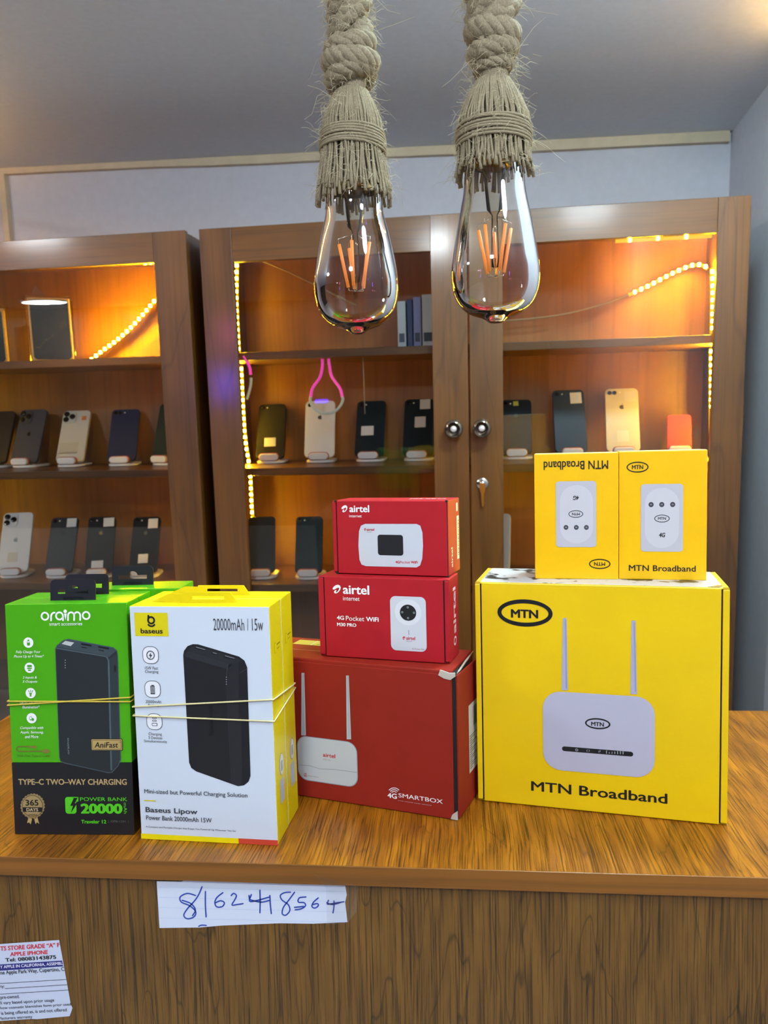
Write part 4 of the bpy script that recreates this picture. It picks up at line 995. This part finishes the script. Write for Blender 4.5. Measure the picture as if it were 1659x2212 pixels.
# ================================================================ paper notes on the counter front
def note(name, label, cat, key, base, parts):
    root = thing(name, label, cat, Matrix.Translation(base))
    b = Vector(base)
    for pn, src, lay in parts:
        T = lambda x, z, l, lay=lay: (x / 1000 - b.x, CY0 + .0041 - (l + lay) * .00007 - b.y, z / 1000 - b.z)
        o = print_part(pn, src, root, T=T)
    return root
nt = note('handwritten_note', 'torn lined paper strip with a blue handwritten number', 'note', 'N', (-.106, CY0 + .0045, -.05), (('paper_sheet', ART['N']['sheet'], 0), ('pen_writing', ART['N']['number'], 2)))
T = lambda x, z, l: (x / 1000 + .106, CY0 - .0002 - (CY0 + .0045), z / 1000 + .05)
mb = MB()
pts = ART['N']['tape'][0][1]
top = [(x / 1000 + .106, (-.0056 if z > -17 else -.0020), z / 1000 + .05) for x, z in pts]
mb.add(top, [tuple(range(len(top)))], CLEAR)
mb.build('sticky_tape', nt, label='clear sticky tape over the right end')
note('printed_label', 'torn white printed label with red heading at the lower left', 'label', 'S', (-.29, CY0 + .0045, -.13), (('paper_sheet', ART['S']['sheet'], 0), ('heading_print', ART['S']['heading_text'], 1), ('body_print', ART['S']['body_text'], 1)))

# ================================================================ cartons
def root_at(name, label, x, y, z, a, group=None):
    return thing(name, label, 'carton', Matrix.Translation((x, y, z)) @ Rz(a), group)
def mm(d): return d / 1000
# --- white power bank cartons (two held together)
YEL = mat('yellow_card', '#d6c200', .38, vary=.03, bscale=30); WHT = mat('white_card', '#cdd7e2', .35)
def white_carton(label, x, y, a, prints):
    w, h, d = .1066, .178, .0292
    r = root_at('power_bank_carton', label, x, y, .0003, a, 'white and yellow power bank cartons')
    mb = MB(); mb.box((0, .0004, 0), (w, d, h), YEL, None, .0006); mb.build('carton', r)
    mb = MB(); mb.box((.0003, 0, .0003), (w - .0003, .0006, h - .0003), WHT, None, .0002); mb.build('front_panel', r, label='white front panel')
    # raised hang flap folded along the top
    mb = MB()
    mb.prism([(.010, h), (.024, h + .0062), (.038, h + .0058), (.042, h + .0006)], .0160, .0168, YEL, 'y'); mb.build('folded_flap', r); mb = MB()
    P = [(.034, h), (.038, h + .0068), (.070, h + .0068), (.077, h)]
    # hang tab with a long slot: two posts and two bars
    t0, t1 = .0142, .0150
    mb.prism([(.033, h), (.036, h + .0075), (.043, h + .0075), (.043, h)], t0, t1, YEL, 'y')
    mb.prism([(.068, h), (.068, h + .0075), (.073, h + .0075), (.078, h)], t0, t1, YEL, 'y')
    mb.prism([(.043, h + .0048), (.043, h + .0075), (.068, h + .0075), (.068, h + .0048)], t0, t1, YEL, 'y')
    mb.prism([(.043, h), (.043, h + .0022), (.068, h + .0022), (.068, h)], t0, t1, YEL, 'y')
    mb.build('hang_tab', r, label='yellow folded hang tab with slot')
    # side details
    TS = lambda yy, zz, l: (w + .0001 + l * STEP, yy / 1000, zz / 1000)
    side = [('e', [16, 55, 5.2, 8.5], '#8d9096', 0, 0), ('e', [16, 55, 4.6, 7.9], '#d9dcdf', 1, 0), ('r', [13.5, 50, 18.5, 58], '#9ba3a8', 2, 1.5), ('r', [10.5, 26, 21, 44], '#aab0bd', 0, 0),
            ('r', [9, 141, 12.5, 149], '#a89000', 0, .8), ('r', [9.5, 141.6, 12, 148.4], '#e0cc00', 1, .6), ('r', [15, 146, 24, 147], '#6e6000', 0, 0), ('r', [15, 143, 22, 143.7], '#8a7a00', 0, 0)]
    print_part('hologram_sticker', side[:3], r, T=TS); print_part('side_sticker', side[3:4], r, T=TS); print_part('side_print', side[4:], r, T=TS)
    if prints:
        for k, v in prints.items(): print_part(k, v, r)
    return r
A_ = -.0477
white_carton('white front power bank carton in front of the yellow pair', -.2419, .5309, A_, ART['A'])
c, s = math.cos(A_), math.sin(A_)
white_carton('second white and yellow carton banded behind the front one', -.2419 - s * .0299, .5309 + c * .0299, A_, {'brand_panel': ART['A']['brand_panel']})
# --- green power bank cartons
GRN = mat('green_card', '#48a40c', .3, vary=.03, bscale=30); GBK = mat('black_card', '#15171a', .3)
def green_carton(label, x, y, a, prints, d=.0236, shear=.0204):
    w, h = .0938, .1793
    r = root_at('power_bank_carton', label, x, y, .0003, a, 'green power bank cartons')
    mb = MB()
    mb.box((0, 0, 0), (w, d, .0566), GBK, None, .0004, shear=shear); mb.box((0, 0, .0566), (w, d, h), GRN, None, .0005, shear=shear)
    mb.build('carton', r)
    # black hang tab on the top
    tx, ty = .029, d * .55
    o = Matrix.Translation((tx + shear * h, ty, h - .0008)) @ Rx(math.radians(-6))
    mb = MB()
    W_, H_ = .0355, .0168
    outer = rrect(0, 0, W_, H_, .0032, 5)
    outer = [(0, 0), (W_, 0)] + [q for q in outer if q[1] > .008]
    # plate with a keyhole slot built from bars around the opening
    z1, z2 = .0058, .0090
    mb.prism([(0, 0), (W_, 0), (W_, z1), (0, z1)], -.0004, .0004, BLACK_PL, 'y', o)
    mb.prism([(0, z1), (.0055, z1), (.0055, z2), (0, z2)], -.0004, .0004, BLACK_PL, 'y', o)
    mb.prism([(W_ - .0055, z1), (W_, z1), (W_, z2), (W_ - .0055, z2)], -.0004, .0004, BLACK_PL, 'y', o)
    cxx = W_ / 2; arcp = [(cxx + .0042 * math.cos(t), z2 + .0034 * math.sin(t)) for t in [PI * k / 10 for k in range(11)]]
    lefts = [(0, z2), (cxx - .0042, z2)] + arcp[::-1][1:6] + [(cxx, H_), (.0032, H_), (.001, H_ - .001), (0, H_ - .0032)]
    mb.prism(lefts, -.0004, .0004, BLACK_PL, 'y', o)
    rights = [(W_ - q[0], q[1]) for q in lefts][::-1]
    mb.prism(rights, -.0004, .0004, BLACK_PL, 'y', o)
    t_ = mb.build('hang_tab', r, label='black plastic hang tab with keyhole slot')
    vs, fs = glyphs('oraimo', .02, 0)
    mx = max(v[0] for v in vs); my = max(v[1] for v in vs)
    mb = MB(); mb.add([(.010 + v[0] / mx * .016, -.0006, .0012 + v[1] / my * .0030) for v in vs], fs, mat('tab_emboss', '#050607', .5), False, o); mb.build('embossed_mark', t_)
    if prints:
        TS = lambda X, Z, l: (X / 1000 + shear * Z / 1000, -.0002 - l * STEP, Z / 1000)
        for k, v in prints.items(): print_part(k, v, r, T=TS)
    return r
green_carton('green and black power bank carton at the front left of the counter', -.3436, .5330, .0369, ART['B'])
green_carton('second green carton tucked right behind the front green one', -.3436 - .0009, .5330 + .0240, .0369, None)
green_carton('rear green carton standing behind the white one, its tab farthest right', -.3205, .5905, .05, None, .036, 0.0)
# --- rubber bands
def band(label, x, y, a, w, d, ring, shear=0.0, col='#d8c468'):
    r = thing('rubber_band', label, 'rubber band', Matrix.Translation((x, y, 0)) @ Rz(a), 'pale rubber bands round the cartons')
    m = mat('rubber_' + col[1:], col, .6)
    for pts in ring:
        P = []
        zs = pts
        e = .0009
        C4 = [(-e, -e), (w + e, -e), (w + e, d + e), (-e, d + e)]
        n = 10
        for i in range(4):
            for k in range(n):
                t = k / n; z = zs[i] + (zs[(i + 1) % 4] - zs[i]) * t
                P.append((C4[i][0] + (C4[(i + 1) % 4][0] - C4[i][0]) * t + shear * z, C4[i][1] + (C4[(i + 1) % 4][1] - C4[i][1]) * t, z))
        mb = MB(); mb.tube(P, .00062, m, 6, None, True); mb.build('loop', r)
band('pale rubber band stretched round the white and yellow cartons', -.2419, .5309, A_, .1066, .0592, [(.1025, .1105, .1035, .100), (.0958, .0943, .1000, .098)], 0, '#d9cf98')
band('yellow rubber band twisted round the green cartons', -.3436, .5330, .0369, .0938, .0478, [(.1053, .1045, .104, .105), (.1022, .1078, .106, .103)], .0204, '#c9b23c')

# --- mailer style cartons with a tucked front flap
def mailer(name, label, x, y, z, a, w, h, d, m, prints, lm=.005, rm=.005, gap=.0009, group=None, lean=0):
    r = root_at(name, label, x, y, z + .0003, a, group)
    mb = MB(); mb.box((0, .0016, 0), (w, d, h), m, None, .0007); mb.box((.0005, .0012, .001), (w - .0005, .0017, h - .001), DARK); mb.build('carton', r)
    mb = MB(); mb.box((lm, 0, .0004), (w - rm, .0015, h - .0002), m, None, .0005); mb.build('front_flap', r)
    if lm > .002:
        mb = MB(); mb.box((0, .0002, .0015), (lm - gap, .0015, h - .0012), m, None, .0006); mb.build('side_flap', r)
    if rm > .002:
        mb = MB(); mb.box((w - rm + gap, .0002, .0015), (w, .0015, h - .0012), m, None, .0006); mb.build('side_flap', r)
    for k, v in prints.items(): print_part(k, v, r)
    return r
RED = mat('red_card', '#a81a24', .6, vary=.05, bscale=50, spec=.2); RED2 = mat('brick_red_card', '#8e2418', .6, vary=.06, bscale=25, spec=.2)
EDGEW = mat('bare_board', '#b8b2a4', .8)
# large red router carton
r = root_at('router_carton', 'largest red carton at the bottom of the red stack', -.1993, .6243, .0003, -.2735)
w, h, d = .2001, .1182, .0634
mb = MB(); mb.box((0, .0006, 0), (w, d, h), RED2, None, .0012, 3); mb.build('carton', r)
mb = MB(); mb.box((.0005, 0, .0003), (w - .001, .0012, h - .003), RED2, None, .0005); mb.build('front_flap', r)
mb = MB(); mb.box((w + .0001, .0008, .001), (w + .0026, d - .02, h - .002), DARK); mb.build('gap_shade_strip', r, label='dark strip for the shade in the open right corner')  # solid dark strip stands in for the shade inside the open corner
sm = Matrix.Translation((w + .0024, .0022, 0)) @ Rz(math.radians(-3))
mb = MB(); mb.box((0, 0, .0006), (.0014, d - .003, h - .004), RED2, sm, .0004); sf = mb.build('side_flap', r)
TS = lambda yy, zz, l: tuple(sm @ Vector((.0016 + l * STEP, yy / 1000, zz / 1000)))
lab = [('p', [[26, 26], [56, 26], [56, 82], [26, 82]], '#c9ccc2', 0)] + [('r', [28, 29 + k * 1.9, 34 + (k % 3) * 6, 29.7 + k * 1.9], '#3c4038', 1, 0) for k in range(15)] + [('r', [38 + k * 1.7, 62, 38.7 + k * 1.7 + (k % 2) * .5, 78], '#2c302a', 1, 0) for k in range(9)]
print_part('side_label', lab, r, T=TS)
mb = MB()
mb.prism([(w - .009, h + .0002), (w - .0105, h - .004), (w - .006, h - .0062), (w - .001, h - .0070), (w + .003, h - .004), (w + .0028, h - .0012), (w - .002, h - .0016)], -.0006, .0006, EDGEW, 'y')
mb.tube([(w + .001, .002, h - .004), (w + .003, .012, h - .0025), (w + .0028, .03, h - .0005), (w + .002, .058, h + .0002)], [.0012, .0008, .0009, .0007], EDGEW, 6)
mb.build('torn_edge', r, label='torn bare cardboard corner')
mb = MB(); mb.prism([(w - .0015, 0.004), (w - .0028, .0005), (w + .003, .0004), (w + .0028, .0075), (w + .0008, .006)], -.0005, .0005, EDGEW, 'y'); mb.build('frayed_corner', r)
for k, v in ART['C'].items(): print_part(k, v, r)
TT = lambda X, Y, l: (X / 1000, Y / 1000, h + .0002 + l * STEP)
print_part('top_print', [('r', [42, 40, 110, 55], '#c8b84a', 0, 0), ('s', [[2, 24], [110, 24]], .5, '#d8b0a8', 0), ('s', [[60, 40], [60, 55]], .6, '#f2f2f2', 1), ('t', 'FOR EASY', [64, 43, 108, 47.5], '#3a3420', 1, .02, 0, 180), ('t', 'CONNECTION', [64, 49, 108, 53.5], '#3a3420', 1, .02, 0, 180),
    ('e', [87, 31, 7, 4.5], '#f2f2f2', 0, 1.4), ('s', [[84, 29], [90, 30], [92, 34]], 1.2, '#f2f2f2', 1)], r, T=TT)
# small red cartons
rD = mailer('pocket_router_carton', 'middle red carton with white upright device and black dial picture', -.1156, .6112, .1185, -.2155, .1102, .0671, .0345, RED, ART['D'], .0055, .0045)
rE = mailer('pocket_router_carton', 'top red carton with white landscape device and dark screen picture', -.1038, .6216, .1860, -.2404, .0986, .0608, .0396, RED, ART['E'], .0042, .0008)
for rr, ww, hh, tz in ((rD, .1102, .0671, (10, 22)), (rE, .0986, .0608, (4, 18))):
    TS = lambda yy, zz, l, ww=ww: (ww + .0001 + l * STEP, yy / 1000, zz / 1000)
    if rr is rD: it = [('t', 'airtel', [14, 20, 24, 58], '#e6d4d4', 0, .03, 0, 90), ('e', [20, 14, 4, 3], '#e6d4d4', 0, 1.6)]
    else: it = [('t', 'airtel', [10, 6, 15, 22], '#e6d4d4', 0, .02, 0, 90), ('r', [30, 10, 37, 46], '#cfd2d4', 0, 0)] + [('r', [32.5, 13 + 1.5 * k, 36.5, 13.7 + 1.5 * k + (k % 2) * .3], '#1f2224', 1, 0) for k in range(20)] + [('r', [29, 50, 34, 57], '#e6d4d4', 0, 1)]
    print_part('side_print', it, rr, T=TS)
TT = lambda X, Y, l: (X / 1000, Y / 1000, .0608 + .0002 + l * STEP)
print_part('top_print', [('t', 'airtel', [62, 16, 84, 24], '#f0e4e4', 0, .03, 0, 180), ('e', [89, 20, 3, 3], '#f0e4e4', 0, 1.2)], rE, T=TT)
mb = MB()
for q in ((.0035, .0004), (.0035, .0605), (.098, .0605), (.098, .0004)):
    mb.box((q[0] - .0009, -.0002, q[1] - .0008), (q[0] + .0009, .002, q[1] + .0006), DARK)
mb.build('corner_notch', rE)
# big yellow carton
YEL2 = mat('yellow_board', '#e6c000', .40, vary=.04, bscale=18)
w, h, d = .188, .1805, .0739
rF = mailer('router_carton', 'largest yellow carton on the right with a big router picture', .0127, .6042, 0, -.1815, w, h, d, YEL2, ART['F'], .0052, .0058, .0011)
WORN, N_, L_, b_ = new_mat('worn_top')
nz = N_.new('ShaderNodeTexNoise'); nz.inputs['Scale'].default_value = 60; nz.inputs['Detail'].default_value = 5
tc = N_.new('ShaderNodeTexCoord'); L_.new(tc.outputs['Object'], nz.inputs['Vector'])
rp = N_.new('ShaderNodeValToRGB'); e = rp.color_ramp.elements; e[0].position = .40; e[0].color = (.03, .03, .03, 1); e[1].position = .46; e[1].color = (.62, .64, .66, 1)
L_.new(nz.outputs['Fac'], rp.inputs['Fac']); L_.new(rp.outputs['Color'], b_.inputs['Base Color']); b_.inputs['Roughness'].default_value = .3
mb = MB(); mb.box((.004, .003, h), (w - .004, d - .002, h + .0004), WORN, None, .0002); mb.build('worn_top_label', rF, label='scuffed black and white top surface')
mb = MB()
for x0, sg in ((0.0003, 1), (w - .0003, -1)):
    P = [(x0 + sg * a, b) for a, b in ((0, h - .004), (0, h), (.0006, h + .0008), (.004, h + .0006), (.0042, h - .001))]
    mb = MB(); mb.prism(P if sg < 0 else P[::-1], .0006, d - .004, mat('yellow_ear', '#c8a818', .5), 'y'); mb.build('corner_ear', rF)
# small yellow cartons
YEL3 = mat('amber_card', '#efba00', .36, vary=.03, bscale=40)
def small_yellow(label, x, y, a, w, h, prints):
    r = root_at('pocket_router_carton', label, x, y, .1812, a, 'small yellow cartons on the big one')
    mb = MB(); mb.box((0, 0, 0), (w, .040, h), YEL3, None, .0006); mb.build('carton', r)
    mb = MB(); mb.box((.0008, .0006, h - .0002), (w - .0008, .039, h + .0003), mat('carton_lid', '#dcc890', .4), None, .0002); mb.build('lid', r)
    for k, v in prints.items(): print_part(k, v, r)
small_yellow('small yellow carton turned upside down, left of the pair', .0617, .6169, -.1023, .0648, .1005, ART['G'])
small_yellow('small orange-yellow carton standing upright, right of the pair', .1267, .6116, -.1453, .0649, .1010, ART['H'])

# ================================================================ pendant lamps
def helix(R, pitch, z0, z1, ph, n, wob=0.0):
    P = []
    for i in range(n + 1):
        z = z0 + (z1 - z0) * i / n; a = ph + 2 * PI * (z - z0) / pitch
        P.append((R * math.cos(a) + wob * math.sin(z * 60), R * math.sin(a), z))
    return P
def strand(mb, P, r, m, yarns=5, tw=.020):
    """one strand drawn as several yarns twisted round its centre line"""
    P = [Vector(q) for q in P]; L = 0; U = None
    for y in range(yarns):
        Q = []; L = 0; U = None
        for i, q in enumerate(P):
            t = (P[min(i + 1, len(P) - 1)] - P[max(i - 1, 0)]).normalized()
            if U is None: U = t.orthogonal().normalized()
            U = (U - t * U.dot(t)).normalized(); V = t.cross(U)
            if i: L += (q - P[i - 1]).length
            a = 2 * PI * (y / yarns + L / tw)
            Q.append(q + (U * math.cos(a) + V * math.sin(a)) * r * .52)
        mb.tube(Q, r * .56, m, 7)
def pendant(label, x, y, zb, zc, prof, knot, rope, seed):
    """zb: z of the fringe bottom; prof: (z, radius) of the fringe from top to bottom, all above the counter"""
    rnd = random.Random(seed)
    root = thing('rope_pendant_lamp', label, 'pendant lamp', Matrix.Translation((x, y, zb)), 'rope pendant bulbs over the counter')
    ztop = prof[0][0]
    def R(z):
        for (z0, r0), (z1, r1) in zip(prof, prof[1:]):
            if z1 <= z <= z0: t = (z0 - z) / (z0 - z1); return r0 + (r1 - r0) * t
        return prof[-1][1] if z < prof[-1][0] else prof[0][1]
    # --- rope up to the ceiling
    zr, Rr, rs, pitch, ns = rope
    cz = zc
    mb = MB()
    for k in range(ns):
        strand(mb, [(a, b, c - zb) for a, b, c in helix(Rr, pitch, zr, cz, 2 * PI * k / ns + seed, 90)], rs, JUTE, 5, .03)
    mb.build('rope', root)
    mb = MB(); mb.lathe([(.03, 0), (.03, -.012), (.012, -.018), (.0005, -.018)], WHITE_PL, 32, Matrix.Translation((0, 0, cz - zb))); mb.build('ceiling_cup', root)
    # --- knot
    mb = MB()
    for (kz, kR, kr, tx, ty, ph) in knot:
        P = []
        n = 44
        for i in range(n + 1):
            a = 2 * PI * i / n * 1.06 + ph
            P.append((kR * math.cos(a), kR * math.sin(a), kz - zb + tx * kR * math.cos(a) + ty * kR * math.sin(a) + .002 * i / n))
        strand(mb, P, kr, JUTE, 5, .028)
    zz = ztop + .001
    mb.lathe([(prof[0][1] * .8, ztop - zb - .002), (prof[0][1] * .92, ztop - zb + .006), (prof[0][1] * .85, ztop - zb + .016), (prof[0][1] * .6, ztop - zb + .03)], JUTE, 24)
    mb.build('knot', root)
    # --- fringe of twine
    mb = MB()
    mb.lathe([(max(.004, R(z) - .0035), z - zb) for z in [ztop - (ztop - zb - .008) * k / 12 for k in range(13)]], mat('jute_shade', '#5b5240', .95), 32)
    N = 120
    for k in range(N):
        a0 = 2 * PI * k / N + rnd.uniform(-.02, .02); dr = rnd.uniform(-.0010, .0008); zend = zb + rnd.uniform(-.005, .007); sw = rnd.uniform(-.16, .16)
        P = []; n = 14
        for i in range(n + 1):
            t = i / n; z = ztop - (ztop - zend) * t
            a = a0 + sw * t * t * .8 + .03 * math.sin(9 * t + k)
            r = R(z) + dr * min(1, 3 * t)
            P.append((r * math.cos(a), r * math.sin(a), z - zb))
        mb.tube(P, [.00085] * n + [.0012], JUTE2, 5)
    mb.build('fringe', root)
    # --- binding
    mb = MB()
    zbind = prof[3][0]
    for k in range(7):
        P = []; tl = rnd.uniform(-.10, .10) + .10
        for i in range(40):
            a = 2 * PI * i / 40; z = zbind + (k - 3) * .0021 + tl * R(zbind) * math.cos(a + 2.6) * .5
            P.append(((R(z) + .0014) * math.cos(a), (R(z) + .0014) * math.sin(a), z - zb))
        mb.tube(P, .00105, JUTE2, 6, None, True)
    mb.build('binding', root)
    # --- loose fibres
    mb = MB()
    for k in range(1300):
        z = rnd.uniform(zb - .001, zb + .155); a = rnd.uniform(0, 2 * PI)
        r0 = (R(z) + .001) if z < ztop else (Rr + rs * .9 if z > ztop + .045 else .0155)
        l = rnd.uniform(.003, .008) * (2.4 if rnd.random() < .07 else 1); q = Vector((r0 * math.cos(a), r0 * math.sin(a), z - zb))
        dv = Vector((math.cos(a) + rnd.uniform(-1.1, 1.1), math.sin(a) + rnd.uniform(-1.1, 1.1), rnd.uniform(-1.3, .8))).normalized()
        cv = Vector((rnd.uniform(-1, 1), rnd.uniform(-1, 1), rnd.uniform(-1.2, .6))) * .9; kv = Vector((rnd.uniform(-1, 1), rnd.uniform(-1, 1), rnd.uniform(-1, 1))) * .35
        P = [q + dv * l * t + cv * l * t * t + kv * l * math.sin(5 * t) for t in (0, .2, .4, .6, .8, 1.0)]
        mb.tube(P, [.00014, .00013, .00012, .0001, .0001, .00006], FUZZ, 3, None, False, False)
    mb.build('loose_fibre', root, 'stuff')
    return root
def bulb(root, zb, prof, zf, seed, tilt=0.0):
    """prof: (radius, z) of the glass; zf: z of the filament bottoms"""
    mb = MB()
    # finer profile
    P = []
    for i in range(len(prof) - 1):
        a, b, c, d = [Vector(prof[max(0, min(len(prof) - 1, j))]) for j in (i - 1, i, i + 1, i + 2)]
        for k in range(5):
            t = k / 5; q = .5 * ((2 * b) + (c - a) * t + (2 * a - 5 * b + 4 * c - d) * t * t + (3 * b - a - 3 * c + d) * t ** 3); P.append((max(q.x, .0002), q.y - zb))
    P.append((prof[-1][0], prof[-1][1] - zb))
    mb.lathe(P, BULB_GLASS, 64)
    g = mb.build('bulb', root, label='clear amber-tinted teardrop glass bulb')
    z0 = zf - zb
    mb = MB(); rnd = random.Random(seed)
    rods = []
    for k in range(5):
        a = 2 * PI * k / 5 + seed * .7
        b = Vector((.0062 * math.cos(a), .0062 * math.sin(a), z0)); t = Vector((.0122 * math.cos(a + .15), .0122 * math.sin(a + .15), z0 + .031))
        mb = MB(); mb.tube([b, t], .0013, FILAMENT, 8); mb.build('filament', g)
        rods.append((b, t))
    mb = MB()
    for b, t in rods:
        mb.tube([t, t + (t - b) * .12, Vector((.003 * (t.x / .012), .003 * (t.y / .012), z0 + .038))], .00028, CHROME, 5)
        mb.tube([b, b - (t - b) * .08, Vector((0, 0, z0 - .003))], .00028, CHROME, 5)
    mb.tube([(0, 0, z0 - .003), (0, 0, z0 + .01)], .0004, CHROME, 5)
    mb.build('lead_wires', g)
    mb = MB(); mb.lathe([(.0001, z0 + .003), (.0026, z0 + .004), (.0028, z0 + .012), (.0022, z0 + .030), (.0022, z0 + .040), (.0055, z0 + .044), (.0070, z0 + .062), (.0105, z0 + .085)], BULB_GLASS, 24); mb.build('glass_stem', g)
    mb = MB(); mb.lathe([(.0001, prof[0][1] - zb - .002), (.0130, prof[0][1] - zb - .002), (.0135, prof[0][1] - zb + .02), (.0001, prof[0][1] - zb + .02)], mat('brass_cap', '#8a7a50', .3, .9), 32); mb.build('screw_cap', g)
# left lamp
xl, yl = -.0722, .575
p1 = pendant('left rope pendant with a round knot above its fringe', xl, yl, .4735, .993,
    [(.5490, .0120), (.5400, .0165), (.5290, .0205), (.5130, .0225), (.5030, .0228), (.4880, .0250), (.4735, .0275)],
    [(.5595, .0120, .0078, .28, -.10, 0.3), (.5700, .0140, .0080, -.10, .22, 2.0), (.5800, .0118, .0078, .22, .20, 4.0)], (.5840, .0085, .0088, .052, 3), 1)
bulb(p1, .4735, [(.0205, .4830), (.0212, .4720), (.0218, .4620), (.0262, .4440), (.0305, .4210), (.0315, .4090), (.0300, .3975), (.0255, .3885), (.0185, .3825), (.0105, .3795), (.0068, .3775), (.0042, .3757), (.0002, .3750)], .4100, 1)
xr, yr = .0300, .562
p2 = pendant('right rope pendant with a smooth wrapped neck above its fringe', xr, yr, .4815, .990,
    [(.5440, .0118), (.5320, .0185), (.5180, .0242), (.5060, .0250), (.4990, .0245), (.4900, .0250), (.4815, .0268)],
    [(.5520, .0098, .0045, .06, .0, 0.3), (.5570, .0098, .0046, .0, .06, 2.0), (.5630, .0112, .0075, .22, .10, 4.0), (.5750, .0118, .0085, -.20, .2, 1.0)], (.5720, .0095, .0105, .070, 3), 2)
bulb(p2, .4815, [(.0200, .4890), (.0212, .4780), (.0222, .4680), (.0262, .4480), (.0302, .4240), (.0315, .4120), (.0302, .4000), (.0258, .3905), (.0188, .3845), (.0108, .3815), (.0072, .3796), (.0046, .3777), (.0002, .3770)], .4130, 2)
